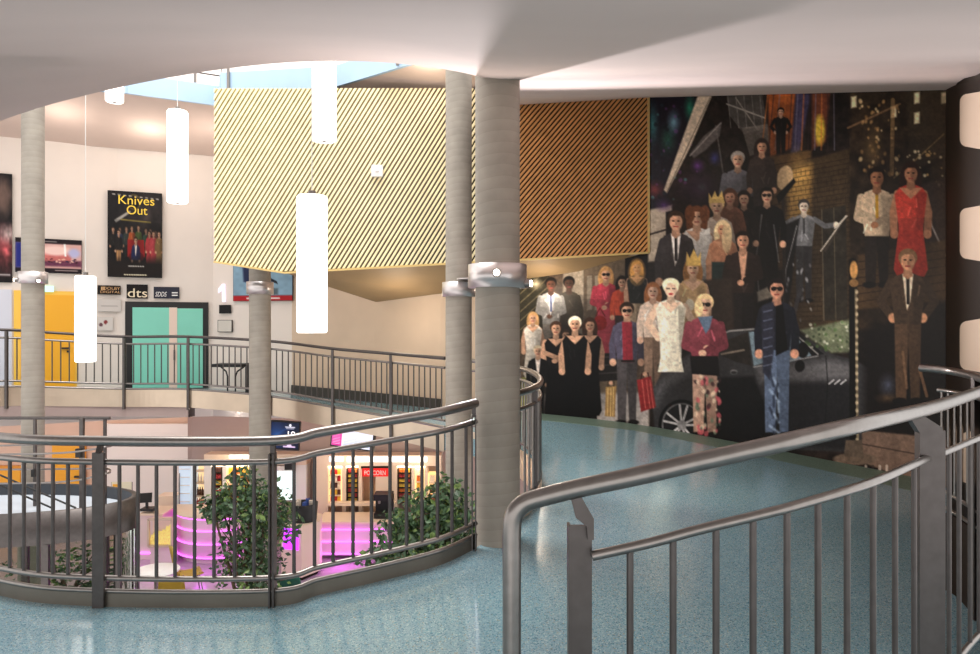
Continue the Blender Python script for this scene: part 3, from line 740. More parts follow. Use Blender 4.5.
    for cx, cy, rx, ry, c in ((653, 125, 8, 30, (60, 130, 130)), (668, 140, 12, 22, (36, 96, 76)), (674, 122, 9, 17, (120, 170, 190)), (690, 108, 8, 18, (30, 150, 110)), (655, 190, 14, 12, (150, 60, 60)), (664, 205, 12, 9, (86, 50, 120)), (698, 166, 9, 9, (120, 60, 150)), (715, 158, 8, 10, (70, 70, 150)), (702, 188, 6, 6, (90, 190, 130)), (700, 190, 34, 26, (60, 34, 66))):
        p.glow(cx, cy, rx, ry, c, .85)
    p.spots(650, 100, 698, 200, 60, (.6, 2.2), [(90, 160, 160), (30, 60, 70), (120, 60, 130), (20, 20, 28)], 5, .5)
    p.poly([(698, 96), (712, 96), (690, 148), (667, 193), (664, 190), (680, 146)], (196, 176, 154), soft=.8, tex=.08)
    p.line([(710, 98), (667, 192)], 1, (120, 104, 90))
    p.poly([(690, 154), (704, 136), (722, 122), (720, 136), (706, 150), (694, 158)], (92, 84, 82), soft=1); p.line([(690, 156), (721, 123)], 1, (170, 160, 154), a=.7)
    p.poly([(726, 92), (762, 92), (768, 128), (744, 134), (730, 116)], (74, 68, 64), tex=.4, ts=4); p.line([(727, 104), (765, 118)], 1.4, (150, 142, 134)); p.line([(736, 98), (758, 130)], 1.2, (140, 130, 120))
    for k in range(5): p.line([(728+k*8, 96), (731+k*8, 128)], .8, (130, 122, 116), a=.7)
    p.line([(716, 126), (726, 190)], 1.6, (110, 102, 98), a=.7)
    p.poly([(742, 128), (768, 124), (772, 150), (750, 156)], (150, 138, 128), a=.6, tex=.4)
    p.poly([(768, 93), (796, 93), (792, 148), (770, 158)], (176, 88, 36), soft=1.6, tex=.5, ts=5)
    p.poly([(796, 93), (812, 93), (800, 150), (790, 160)], (70, 62, 92), soft=1.6, tex=.4, ts=4)
    p.poly([(812, 93), (830, 93), (826, 142), (812, 150)], (120, 62, 40), soft=1.6, tex=.5, ts=4); p.ell(820, 130, 5, 15, (210, 176, 50), soft=1.5, tex=.3)
    for k in range(12): x0 = 768+k*6; p.line([(x0, 94), (x0-6+k*.6, 150)], 1.3, [(220, 120, 50), (60, 40, 40), (130, 120, 140)][k % 3], a=.6)
    fig(p, 781, 108, 3.6, hair=BLK, top=(24, 20, 20), bot=(24, 20, 20), arms='hip')
    p.poly([(770, 156), (812, 150), (806, 265), (774, 270)], (92, 66, 40), soft=1.5, tex=.3, ts=5)
    for k in range(14): p.line([(770, 166+k*8), (812, 158+k*8)], .9, (48, 34, 22))
    # brick alley
    p.poly([(783, 166), (852, 148), (852, 330), (786, 330)], (78, 60, 40), soft=1.5, tex=.4, ts=6)
    p.poly([(788, 172), (812, 164), (810, 236), (788, 240)], (196, 148, 74), soft=3, a=.85)
    p.glow(800, 180, 18, 40, (226, 176, 92), .7)
    for k in range(34): p.line([(786, 170+k*4.6), (852, 158+k*4.9)], .8, (42, 30, 20), a=.6)
    for k in range(14):
        for j in range(16): xx = 787+k*4.7+(j % 2)*2.3; p.line([(xx, 170+j*9), (xx, 174.6+j*9)], .6, (42, 30, 20), a=.5)
    p.poly([(822, 210), (846, 205), (848, 320), (824, 320)], (52, 46, 38), soft=1, tex=.6, ts=4); p.line([(822, 210), (824, 320)], 1.2, (108, 96, 78)); p.line([(834, 208), (836, 320)], 1, (92, 82, 66))
    # night city and couple
    p.poly([(850, 85), (960, 80), (960, 330), (850, 330)], (56, 42, 30), soft=3); p.noise(850, 85, 960, 330, 12, .5, 12)
    p.poly([(905, 84), (960, 80), (960, 150), (912, 170)], (66, 52, 38), soft=2, tex=.3)
    for cx, cy in ((917, 98), (917, 118), (944, 98), (894, 112), (854, 102)): p.poly([(cx-2.6, cy-5), (cx+2.6, cy-6), (cx+2.6, cy+5), (cx-2.6, cy+6)], (240, 214, 170), soft=1)
    p.spots(858, 100, 900, 175, 55, (.6, 1.8), [(240, 206, 150), (200, 150, 90), (150, 110, 66)], 8, .85, 1.4)
    p.spots(905, 150, 945, 186, 26, (.7, 1.8), [(250, 226, 180), (220, 170, 100)], 9, .9); p.line([(894, 178), (918, 158), (944, 134)], 1.3, (190, 150, 96), a=.6)
    p.glow(872, 150, 14, 28, (220, 170, 100), .45); p.line([(893, 100), (892, 172)], 4, (170, 130, 82), a=.6); p.line([(848, 128), (900, 104)], 2, (206, 150, 100), a=.5)
    p.poly([(920, 186), (960, 172), (960, 300), (930, 300)], (74, 56, 50), soft=2, a=.8); p.line([(923, 190), (932, 226), (946, 256)], 1.8, (190, 176, 170))
    p.poly([(858, 255), (946, 240), (946, 300), (858, 310)], (96, 70, 44), soft=1.5, tex=.3, ts=5)
    for k in range(6): p.line([(858, 262+k*8), (946, 250+k*8)], .9, (56, 40, 26))
    fig(p, 877, 168, 9.2, hair=(34, 22, 16), skin=(168, 112, 78), top=(204, 176, 146), bot=(42, 34, 30), tie=(190, 140, 30), arms='fold', H=13)
    fig(p, 911, 164, 9.0, hair=(48, 26, 18), skin=(186, 126, 92), top=(198, 62, 48), bot=(190, 54, 42), dress=True, bare=True, longh=True, H=12.5)
    # performer with open arms
    fig(p, 804, 200, 6.2, hair=(60, 56, 56), skin=(226, 206, 186), top=(120, 120, 124), bot=(58, 56, 58), arms='wide', H=16.5, tie=(60, 60, 62))
    p.poly([(783, 226), (800, 218), (797, 238), (790, 300), (782, 318), (786, 262)], (30, 28, 30), soft=1); p.line([(797, 226), (786, 270), (783, 312)], 1, (170, 168, 170), a=.8)
    p.poly([(842, 222), (847, 216), (826, 252), (820, 250)], (70, 60, 52)); p.line([(846, 216), (821, 251)], 1, (210, 200, 186)); p.line([(835, 228), (847, 216)], 1.4, (210, 200, 186))
    p.line([(800, 290), (792, 325)], 4, (70, 68, 74), a=.8); p.spots(786, 260, 812, 325, 20, (.5, 1.3), [(200, 200, 206), (120, 118, 124)], 11, .8, 2)
    p.line([(783, 192), (785, 330)], 2.6, (46, 40, 36)); p.ell(785, 178, 8, 12.5, (226, 188, 140), rot=.2); p.poly([(776, 196), (794, 178), (796, 182), (779, 204)], (18, 16, 16))
    # crowd in the middle
    fig(p, 738, 152, 7.5, hair=(150, 140, 132), skin=(196, 152, 124), top=(122, 120, 130), bot=(70, 66, 72), arms='fold', H=12)
    fig(p, 762, 140, 6.5, hair=(44, 32, 28), skin=(190, 140, 110), top=(58, 46, 42), bot=(50, 40, 38), longh=True)
    fig(p, 767, 188, 7.2, hair=(24, 18, 18), top=(22, 19, 20), bot=(22, 19, 20), glasses=True, H=17, w=1.2)
    p.line([(762, 215), (756, 260), (760, 300)], 1.4, (150, 148, 150), a=.7); p.line([(774, 225), (779, 262)], 1.2, (130, 128, 130), a=.7); p.poly([(757, 292), (774, 284), (776, 296), (758, 302)], (204, 190, 170), soft=1, a=.8)
    fig(p, 744, 192, 6.6, hair=(26, 18, 16), top=(36, 28, 26), bot=(36, 28, 26), longh=True, H=15)
    fig(p, 730, 190, 7, hair=(84, 50, 34), skin=(206, 146, 116), top=(140, 84, 60), bot=(40, 40, 40), longh=True, H=14)
    fig(p, 717, 198, 8, hair=(214, 176, 120), skin=(216, 170, 140), top=(226, 202, 184), bot=(220, 200, 184), H=13)
    p.poly([(709, 203), (709, 193), (712, 198), (715, 191), (718, 198), (722, 191), (725, 203)], (206, 170, 96))
    fig(p, 697, 208, 8.6, hair=(110, 60, 32), skin=(216, 164, 132), top=(236, 226, 218), bot=(230, 220, 212), longh=True, bare=True, H=12)
    p.ell(690, 214, 5, 9, (110, 60, 32), tex=.4, ts=1.4); p.ell(705, 214, 5, 9, (110, 60, 32), tex=.4, ts=1.4)
    p.poly([(700, 232), (710, 228), (712, 276), (698, 276)], (236, 230, 224), tex=.08)
    fig(p, 676, 212, 9, hair=(58, 40, 28), skin=(204, 152, 122), top=(56, 50, 52), bot=(50, 46, 48), shirt=(226, 216, 210), tie=(30, 26, 30), H=12)
    fig(p, 723, 222, 7.2, hair=(214, 186, 142), skin=(196, 140, 106), top=(182, 122, 90), bot=(40, 58, 58), longh=True, bare=True, H=13)
    p.ell(727, 238, 5, 15, (214, 186, 142), tex=.35, ts=1.5, a=.8); p.poly([(712, 262), (728, 262), (730, 290), (712, 290)], (40, 60, 60))
    fig(p, 743, 232, 8.2, hair=(30, 20, 16), skin=(200, 146, 116), top=(48, 34, 30), bot=(34, 28, 28), arms='fold', H=13, shirt=(196, 146, 118))
    p.poly([(704, 280), (732, 278), (734, 330), (704, 330)], (62, 48, 40), soft=1.5, tex=.3)
    fig(p, 693, 260, 8, hair=(146, 98, 52), skin=(220, 174, 142), top=(206, 166, 116), bot=(196, 156, 110), longh=True, bare=True, H=11)
    p.poly([(686, 266), (687, 252), (690, 258), (694, 249), (698, 258), (701, 252), (701, 266)], (196, 158, 82)); p.ell(690, 305, 4.5, 6, (232, 220, 196))
    fig(p, 653, 284, 7.2, hair=(150, 92, 52), skin=(214, 168, 142), top=(222, 196, 178), bot=(150, 120, 100), longh=True, w=.95)
    # ---- car
    body = (62, 61, 64)
    p.poly([(652, 392), (662, 372), (690, 354), (704, 340), (728, 330), (766, 327), (792, 330), (812, 341), (832, 354), (856, 360), (868, 368), (868, 440), (850, 452), (760, 448), (655, 434)], body, soft=1)
    p.poly([(655, 388), (690, 354), (704, 350), (694, 372), (668, 386), (655, 408)], (104, 102, 106), soft=4, a=.9)
    p.poly([(756, 366), (832, 360), (856, 366), (856, 378), (760, 382)], (122, 120, 124), soft=4, a=.8)
    p.poly([(706, 378), (754, 376), (766, 404), (770, 447), (700, 440), (700, 400)], (26, 25, 27), soft=2)
    p.poly([(770, 384), (856, 382), (852, 450), (772, 446)], (38, 37, 40), soft=3)
    p.poly([(716, 344), (748, 332), (752, 366), (736, 362), (722, 356)], (46, 40, 36), tex=.4); p.line([(722, 354), (744, 350)], 2, (190, 170, 150), a=.7)
    p.poly([(749, 332), (766, 331), (766, 362), (754, 366)], (132, 156, 170), tex=.25, ts=5)
    p.poly([(788, 332), (800, 340), (816, 354), (790, 362)], (140, 164, 180), tex=.25, ts=5)
    p.poly([(792, 330), (800, 334), (824, 354), (812, 356)], (26, 26, 28))
    p.line([(704, 342), (730, 331), (768, 328), (792, 331), (818, 354)], 1.6, (176, 172, 170), a=.9); p.line([(754, 367), (818, 356)], 1.1, (190, 188, 190), a=.8)
    p.ell(803, 350, 6, 8, (22, 20, 22)); p.ell(800, 366, 5, 6, (22, 20, 22))
    for k in range(3): p.line([(829+k*6, 384), (834+k*6, 380)], 1.4, (206, 206, 210))
    p.line([(826, 356), (828, 384), (824, 440)], .8, (24, 24, 26)); p.ell(734, 372, 3.6, 2.4, (150, 148, 150)); p.ell(734, 372.6, 3, 1.6, (50, 50, 52))
    p.ell(682, 425, 23.5, 25.5, (20, 19, 21)); p.ell(682, 425, 20, 22, (126, 124, 126)); p.ell(682, 425, 18.6, 20.6, (34, 33, 36))
    for k in range(10):
        a = k*math.pi/5+.2*(k % 2); p.line([(682, 425), (682+18*math.cos(a), 425+20*math.sin(a))], 2.2, (206, 204, 206))
    p.ell(682, 425, 4.6, 5, (150, 148, 150)); p.poly([(648.4, 430), (710, 440), (710, 460), (648.4, 460)], (140, 140, 140), a=.0)
    p.poly([(800, 330), (856, 318), (858, 352), (832, 353), (812, 340)], (120, 128, 100), soft=1.5, tex=.5, ts=3); p.spots(806, 322, 856, 350, 60, (.6, 1.8), [(214, 214, 196), (90, 120, 70), (60, 74, 50)], 14, .8)
    p.poly([(637, 380), (651, 376), (656, 407), (641, 412)], (150, 40, 42), tex=.12)
    for k in (642, 646.5, 650): p.line([(k, 380), (k+3.6, 408)], .8, (206, 98, 90))
    p.line([(641, 379), (642, 374), (648, 373), (649, 377)], 1, (60, 22, 22)); p.ell(645, 374, 2.2, 2.2, SK)
    # blonde in a halter dress, person in a pink jacket, leather jacket man
    fig(p, 671, 280, 8.4, hair=(240, 226, 190), skin=(226, 190, 164), top=(230, 220, 200), bot=(226, 214, 194), bare=True, arms='hip', H=10.5)
    p.poly([(664, 306), (671, 330), (678, 306), (680, 350), (684, 372), (658, 372), (662, 350)], (232, 222, 202), tex=.15)
    p.ell(671, 284, 8.5, 6, (240, 226, 190), tex=.2); p.ell(671, 290, 5.6, 7, (228, 190, 164)); p.ell(671, 294, 2, 1, (190, 30, 40)); p.line([(667, 288.6), (669.6, 288.6)], 1, (60, 40, 34)); p.line([(672.6, 288.6), (675, 288.6)], 1, (60, 40, 34))
    fig(p, 705, 295, 9.4, hair=(224, 192, 142), skin=(220, 174, 146), top=(142, 62, 76), bot=(176, 140, 122), arms='fold', H=15.2, glasses=True)
    p.ell(699, 308, 4.5, 9, (224, 192, 142), tex=.3, ts=1.5); p.poly([(698, 317), (713, 316), (710, 328), (706, 334)], (92, 112, 136)); p.poly([(690, 356), (718, 356), (720, 376), (692, 374)], (24, 20, 22))
    p.spots(694, 376, 720, 434, 60, (.7, 2.2), [(60, 36, 40), (200, 90, 100), (220, 196, 170), (90, 110, 90)], 17, .8, 1.5)
    fig(p, 777, 279, 9.6, hair=(30, 22, 22), skin=(214, 152, 124), top=(34, 36, 48), bot=(96, 112, 140), glasses=True, H=16.6)
    p.poly([(762, 306), (774, 302), (774, 350), (770, 380), (763, 372)], (48, 50, 66), soft=1); p.poly([(776, 306), (783, 304), (788, 350), (776, 356)], (14, 13, 15))
    for k in range(7): p.line([(764, 312+k*9), (772, 310+k*9)], 1.3, (110, 116, 140), a=.7)
    for k in range(11): p.line([(770+(k % 3)*4, 372+k*6), (774+(k % 2)*5, 386+k*5.2)], 2.4, [(36, 42, 60), (160, 182, 210)][k % 2], soft=1., a=.7)
    # lamp post and striding man in a brown suit
    p.line([(853, 262), (854, 470)], 8, (22, 19, 18)); p.line([(856, 290), (858, 452)], 2.4, (150, 132, 104), a=.8)
    for k in range(22): p.ell(857, 292+k*7.4, 1.4, 2, (214, 196, 160), a=.8)
    p.ell(854, 270, 4, 9, (206, 150, 84)); p.ell(854, 283, 4.6, 4, (150, 110, 66))
    p.poly([(864, 330), (946, 300), (960, 420), (864, 470)], (26, 20, 19), soft=4, a=.85); p.glow(888, 385, 12, 16, (110, 120, 150), .8); p.glow(888, 398, 16, 7, (150, 110, 70), .6)
    fig(p, 908, 250, 10, hair=(126, 92, 62), skin=(208, 148, 110), top=(74, 56, 42), bot=(92, 68, 50), shirt=(220, 200, 176), tie=(30, 24, 24), H=15.4, arms='hip')
    p.line([(920, 370), (927, 396)], 3, (150, 110, 78), a=.7); p.line([(903, 352), (907, 388)], 2.4, (150, 112, 80), a=.6)
    # pavement
    p.poly([(862, 430), (960, 440), (960, 500), (862, 462)], (122, 98, 84), soft=1, tex=.2, ts=8); p.line([(862, 444), (960, 462)], 1.2, (66, 52, 46))
    p.ell(855, 459, 22, 6, (110, 92, 78), tex=.3); p.poly([(846, 440), (862, 440), (864, 458), (844, 456)], (96, 82, 70), tex=.3)
    for k in range(4): p.line([(866+k*7, 466), (866+k*7, 478)], 2.6, (206, 190, 176) if k != 1 else (60, 50, 46), a=.8)
    p.poly([(930, 95), (960, 90), (960, 300), (942, 300)], (70, 50, 32), a=.35, soft=4)
    p.noise(510, 80, 960, 500, 2.2, .16, 21)
    return p
def mural_grid(x0, x1, topx, topy, nx, ny):
    xs = np.linspace(x0, x1, nx); pos = []; X = []; Y = []
    for px in xs:
        hx, hy, _ = ray_hit(MPL, px); t = np.interp(px, topx, topy); b = np.interp(px, *BOT)
        for py in np.linspace(t, b, ny):
            pos.append((hx, hy, EYE+(327-py)/F*hy)); X.append(px); Y.append(py)
    fs = [(i*ny+k, i*ny+k+1, (i+1)*ny+k+1, (i+1)*ny+k) for i in range(nx-1) for k in range(ny-1)]
    return pos, np.array(X), np.array(Y), fs
def printed(name, pos, fs, lin, parent=None, gain=1.):
    me = bpy.data.meshes.new(name); me.from_pydata(pos, [], fs); me.update()
    at = me.color_attributes.new('print', 'FLOAT_COLOR', 'POINT')
    c = np.ones((len(pos), 4), np.float32); c[:, :3] = np.clip(lin*gain, 0, 1); at.data.foreach_set('color', c.ravel())
    me.materials.append(M_PRINT)
    o = bpy.data.objects.new(name, me); C.objects.link(o)
    if parent: o.parent = parent; o.matrix_parent_inverse = parent_world(parent).inverted()
    return o
g1 = mural_grid(517, 648.6, [510, 529, 580, 649], [282, 277, 269.5, 252], 170, 220)
g2 = mural_grid(648.6, 946.5, [648, 780, 878, 947], [96, 93.5, 90.5, 87], 350, 440)
n1 = len(g1[0]); px_ = np.concatenate([g1[1], g2[1]]); py_ = np.concatenate([g1[2], g2[2]])
pm = paint_mural(px_, py_)
mo = printed('wall_mural', g1[0]+g2[0], g1[3]+[tuple(i+n1 for i in f) for f in g2[3]], pm.linear(), None, 1.45)
md_ = mo.modifiers.new('thickness', 'SOLIDIFY'); md_.thickness = .008; md_.offset = 0
tag(mo, 'huge dark photo collage mural of people and a black car on the curved wall', 'mural')
# film strip panel with pale perforations on the right wall
def on_right(px, py, off):
    a = np.array((5.09, 7.82)); b = np.array((2.55, 3.473)); k = (px-490)/F
    fa = a[0]-k*a[1]; fb = b[0]-k*b[1]; t = fa/(fa-fb); p = a+(b-a)*t
    d = (b-a)/np.linalg.norm(b-a); n = np.array((d[1], -d[0]))
    if n[0] > 0: n = -n
    p = p+n*off
    return Vector((p[0], p[1], EYE+(327-py)/F*p[1]))
fs_ = thing('film_strip_graphic', 'dark film strip graphic with pale rounded perforations on the far right wall', 'wall graphic', on_right(962, 327, .01))
for (t, b) in ((94, 147), (208, 259), (321, 370), (432, 483)):
    pts = []
    for (cx, cy, a0) in ((970, t+8, 180), (993, t+4, 270), (993, b-4, 0), (970, b-8, 90)):
        for k in range(7):
            a = math.radians(a0+k*15); pts.append((cx+8*math.cos(a), cy+8*math.sin(a)))
    poly = [on_right(min(max(x, 961), 1006), y, .012) for x, y in pts]
    MB().prism(poly, (-.006, -.003, 0)).build('perforation', mat('perforation_cream', rgb(206, 182, 160), .5), fs_)
a, b, c_, d_ = on_right(947, 84, .004), on_right(1000, 40, .004), on_right(1000, 600, .004), on_right(947, 490, .004)
def hz(v, z): return (v.x, v.y, z)
MB().prism([hz(a, EYE-1.75), hz(b, EYE-1.75), hz(b, EYE+1.3), hz(a, EYE+2.6)], (-.004, -.002, 0)).build('film_band', mat('film_brown', rgb(34, 24, 18), .6, spec=.15), fs_)

# ------------------------------------------------------------------ gallery wall: doors, posters, signs
def onw(px, off=.02, poly=FW):
    hx, hy, an = ray_hit(poly, px); n = Vector((math.sin(an), -math.cos(an), 0))
    if n.y > 0: n = -n
    return Vector((hx, hy, 0))+n*off, an, n
def wq(px0, py0, px1, py1, off, poly=FW, shear=True):   # quad on the wall (pixel extents at each side share z by the left depth unless sheared)
    a, an, n = onw(px0, off, poly); b, _, _ = onw(px1, off, poly)
    z = lambda py, p: EYE+(327-py)/F*p.y
    m = (a+b)/2
    za, zb = z(py0, m), z(py1, m)
    return a, b, za, zb, n
def slab_on(name, px0, py0, px1, py1, m, parent=None, off=.02, th=.03, zmin=None, poly=FW, **k):
    a, b, zt, zb, n = wq(px0, py0, px1, py1, off, poly)
    if zmin is not None: zb = zmin
    return MB().prism([(a.x, a.y, zb), (b.x, b.y, zb), (b.x, b.y, zt), (a.x, a.y, zt)], n*th).build(name, m, parent, **k)
ZD = EYE-1.28
# teal double door
d1 = slab_on('door_1', 125.5, 302, 208.5, 400, M_BLACK, zmin=ZD, off=.0, th=.05); d1['kind'] = 'structure'
slab_on('door_leaf', 133, 307.5, 169.5, 400, M_TEAL, d1, off=.05, th=.02, zmin=ZD); slab_on('door_leaf', 177.5, 308.5, 203, 400, M_TEAL, d1, off=.05, th=.02, zmin=ZD)
slab_on('door_meeting_stile', 169.5, 307.5, 177.5, 400, mat('stile_cream', rgb(232, 206, 190), .5), d1, off=.05, th=.03, zmin=ZD)
slab_on('door_handle', 174, 350, 175.6, 360, M_STEELD, d1, off=.08, th=.04)
# yellow door upstairs, pale door at the very left
ZY = EYE-1.2
d2 = slab_on('door_2', 14, 291, 77, 400, mat('yellow_frame', rgb(250, 200, 80), .5), zmin=ZY, off=.0, th=.04); d2['kind'] = 'structure'
slab_on('door_leaf', 21, 295, 75, 400, M_YEL, d2, off=.04, th=.02, zmin=ZY)
slab_on('door_handle', 62, 347.3, 69, 349, M_BLACK, d2, off=.07, th=.04); slab_on('door_lock', 67, 350.5, 69, 352.5, M_BLACK, d2, off=.07, th=.02)
d3 = slab_on('door_3', -45, 289, 12, 400, mat('pale_door', rgb(214, 214, 224), .5), zmin=ZY, off=.0, th=.03); d3['kind'] = 'structure'
slab_on('door_handle', -40, 347, -34, 349, M_BLACK, d3, off=.03, th=.04)

def poster(name, label, cat, px0, py0, px1, py1, paint, off=.03, th=.02, nx=70, ny=100, poly=FW, framem=None, sheet='printed_sheet'):
    a, b, zt, zb, n = wq(px0, py0, px1, py1, off, poly)
    t = thing(name, label, cat, ((a.x+b.x)/2, (a.y+b.y)/2, zb))
    MB().prism([(a.x, a.y, zb), (b.x, b.y, zb), (b.x, b.y, zt), (a.x, a.y, zt)], n*th).build('backing_board' if framem is None else 'frame', framem or M_BLACK, t)
    a2 = a+n*(th+.003); b2 = b+n*(th+.003); pos = []; X = []; Y = []; ins = .0 if framem is None else .04
    for i in range(nx):
        u = i/(nx-1); uu = ins+(1-2*ins)*u
        for j in range(ny):
            v = j/(ny-1); vv = ins+(1-2*ins)*v; q = a2+(b2-a2)*uu; pos.append((q.x, q.y, zt+(zb-zt)*vv)); X.append(u*100); Y.append(v*100)
    fs = [(i*ny+k, i*ny+k+1, (i+1)*ny+k+1, (i+1)*ny+k) for i in range(nx-1) for k in range(ny-1)]
    p = Paint(np.array(X), np.array(Y), (30, 26, 28)); paint(p)
    printed(sheet, pos, fs, p.linear(), t)
    return t, a2, b2, zt, zb, n
def wtext(body, t, a2, b2, zt, zb, n, u, v, h, wdt, m, name='lettering', **k):
    c = a2+(b2-a2)*u+n*.006; rz = math.atan2((b2-a2).y, (b2-a2).x)
    return text(body, name, m, t, (c.x, c.y, zt+(zb-zt)*v), h, wdt, rz, **k)
def pt_film(p):
    p.glow(70, 30, 60, 40, (70, 60, 58)); p.noise(0, 0, 100, 100, 12, .4, 3)
    p.poly([(12, 34), (40, 22), (42, 24), (15, 37)], (170, 166, 160)); p.ell(48, 12, 12, 9, (120, 100, 40)); p.ell(48, 12, 10.5, 7.8, (24, 22, 22))
    for k in range(9): p.line([(9+k*10, 4+k*.4), (13+k*10, 4.2+k*.4)], 1.2, (190, 186, 180))
    p.line([(24, 33), (78, 35)], 1.6, (170, 150, 70))
    R = random.Random(4)
    for i, (x, y, c) in enumerate([(10, 42, (40, 36, 34)), (22, 42, (70, 90, 130)), (34, 41, (60, 70, 66)), (44, 40, (190, 90, 40)), (56, 39, (90, 110, 50)), (70, 42, (60, 90, 70)), (78, 42, (190, 60, 60)), (88, 44, (190, 70, 70)), (95, 46, (120, 110, 70))]):
        fig(p, x, y, 2.9, top=c, bot=tuple(v*.6 for v in c), H=13, seed=i, longh=i % 2 == 1)
    for x, c in ((20, (40, 34, 32)), (76, (200, 60, 66)), (84, (190, 66, 74)), (94, (130, 100, 60))): fig(p, x, 45, 3.2, top=c, bot=c if x > 50 else (190, 140, 90), H=12, dress=x > 50)
    p.poly([(36, 56), (66, 56), (68, 76), (36, 76)], (176, 30, 30)); p.ell(52, 76, 14, 6, (120, 20, 24)); fig(p, 51, 53, 3.6, top=(36, 44, 90), bot=(30, 36, 70), H=8, shirt=(230, 220, 210))
    p.poly([(0, 82), (100, 78), (100, 100), (0, 100)], (38, 28, 24), soft=6, tex=.4, ts=8)
    for y, x0, x1, c in ((87, 38, 64, (190, 186, 180)), (97, 30, 72, (230, 220, 190))):
        x = x0
        while x < x1: p.line([(x, y), (x+2.5, y)], 1.3, c); x += 4.2
po = poster('film_poster', 'tall black poster with yellow title and a crowd, above the teal door signs', 'poster', 107.5, 192, 162.5, 277.5, pt_film, off=.07)
wtext('Knives', *po, .52, .105, .26, .66, M_YTXT, name='title'); wtext('Out', *po, .53, .22, .26, .38, M_YTXT, name='title')
def pt_wide(p):
    p.poly([(0, 0), (100, 0), (100, 100), (0, 100)], (40, 26, 34)); p.poly([(0, 14), (100, 14), (100, 86), (0, 86)], (226, 176, 170), soft=2); p.poly([(0, 14), (16, 14), (16, 86), (0, 86)], (40, 50, 150), soft=3)
    p.ell(58, 52, 26, 24, (220, 120, 116), tex=.3, ts=6); p.ell(60, 34, 22, 14, (250, 214, 206), soft=4); p.poly([(30, 66), (100, 62), (100, 80), (30, 80)], (120, 60, 90), soft=3, tex=.4)
    p.spots(40, 58, 92, 70, 26, (1, 2.2), [(70, 30, 40), (240, 190, 170), (60, 50, 90)], 2); p.poly([(72, 14), (75, 14), (76, 50), (73, 50)], (250, 250, 250)); p.ell(88, 40, 9, 14, (190, 190, 230), soft=3)
    p.line([(28, 8), (60, 8)], 3.5, (150, 140, 140)); p.line([(60, 92), (92, 92)], 3, (170, 150, 150))
poster('landscape_poster', 'wide pink and blue poster behind the far left column', 'poster', 15.5, 239, 82, 273, pt_wide, nx=90, ny=50)
def pt_dark(p):
    p.glow(80, 20, 40, 25, (90, 70, 66)); p.glow(85, 70, 60, 30, (200, 90, 96)); p.glow(95, 55, 30, 12, (236, 210, 206)); p.noise(0, 0, 100, 100, 9, .5, 7); p.ell(84, 22, 14, 16, (150, 120, 106), soft=6, a=.6); p.line([(60, 93), (96, 93)], 1.6, (180, 170, 170))
poster('film_poster', 'dark tall poster with pinkish glow cut by the left edge of the photo', 'poster', -44, 172, 12.5, 282, pt_dark)
def pt_sea(p):
    p.poly([(0, 0), (100, 0), (100, 86), (0, 86)], (132, 168, 192)); p.noise(0, 0, 100, 86, 20, .12, 3); p.poly([(16, 0), (32, 0), (30, 55), (18, 50)], (36, 48, 90), soft=2); p.poly([(62, 40), (74, 50), (76, 58), (64, 50)], (30, 36, 50)); p.poly([(64, 68), (76, 68), (76, 84), (64, 84)], (90, 110, 120), soft=2)
    p.poly([(0, 86), (100, 86), (100, 100), (0, 100)], (196, 20, 34)); p.line([(62, 93), (78, 93)], 3, (240, 220, 220)); p.line([(24, 93), (34, 93)], 3, (240, 220, 220))
poster('landscape_poster', 'light blue poster with a red band behind the column under the slatted box', 'poster', 234.5, 262, 294, 301, pt_sea, nx=90, ny=50)
def plain(c, extra=None):
    def f(p):
        p.c[:] = c
        if extra: extra(p)
    return f
s = poster('sound_sign', 'black sign with brown lettering nearest the pendant lamp, over the paper notices', 'sign', 97.5, 285.5, 121, 294.5, plain((38, 28, 24)), nx=6, ny=6)
wtext('DOLBY', *s, .6, .34, .085, .30, mat('bronze_print', rgb(206, 160, 110), .4), name='lettering'); wtext('DIGITAL', *s, .55, .74, .07, .36, MATS['bronze_print'], name='lettering')
for u in (.18, .27): 
    c = s[1]+(s[2]-s[1])*u+s[5]*.004; MB().box((c.x, c.y, s[3]+(s[4]-s[3])*.34), (.035, .006, .07)).build('emblem', MATS['bronze_print'], s[0])
s = poster('sound_sign', 'black square-ish sign with bold cream lower case letters above the teal door', 'sign', 127, 284.5, 148, 298.5, plain((30, 22, 20)), nx=6, ny=6)
wtext('dts', *s, .52, .64, .26, .36, mat('cream_print', rgb(240, 222, 190), .5))
s = poster('sound_sign', 'blue-grey sign with white slanted letters above the right teal leaf', 'sign', 154, 287, 179.5, 298.5, plain((58, 60, 76)), nx=6, ny=6)
wtext('SDDS', *s, .27, .66, .14, .22, M_WTXT, shear=.3)
for v in (.5, .72): 
    c = s[1]+(s[2]-s[1])*.75+s[5]*.004; MB().box((c.x, c.y, s[3]+(s[4]-s[3])*v), (.2, .006, .022)).build('strap_line', M_WTXT, s[0])
a_, an_, n_ = onw(223, .03); t_ = Vector((math.cos(an_), math.sin(an_), 0)); t_ = t_ if t_.x > 0 else -t_
rn = thing('room_number', 'big white numeral one on the gallery wall right of the teal door', 'sign', a_+Vector((0, 0, EYE+(327-302)/F*a_.y)))
def n1(u, py): return a_+t_*(u*a_.y/F)+Vector((0, 0, EYE+(327-py)/F*a_.y))
MB().prism([n1(1, 302), n1(4.3, 302), n1(3.6, 284), n1(1.2, 284), n1(-3.6, 289), n1(-3.4, 293), n1(.6, 289.8)], n_*.03).build('numeral', mat('lilac_white', rgb(244, 238, 255), .4, emit=rgb(240, 232, 255), estr=.45), rn)
poster('room_plaque', 'small black plaque directly under the white numeral one', 'sign', 220.5, 305, 232, 313.5, plain((28, 26, 26), lambda p: p.noise(15, 25, 85, 75, 5, .9, 3)), nx=20, ny=14)
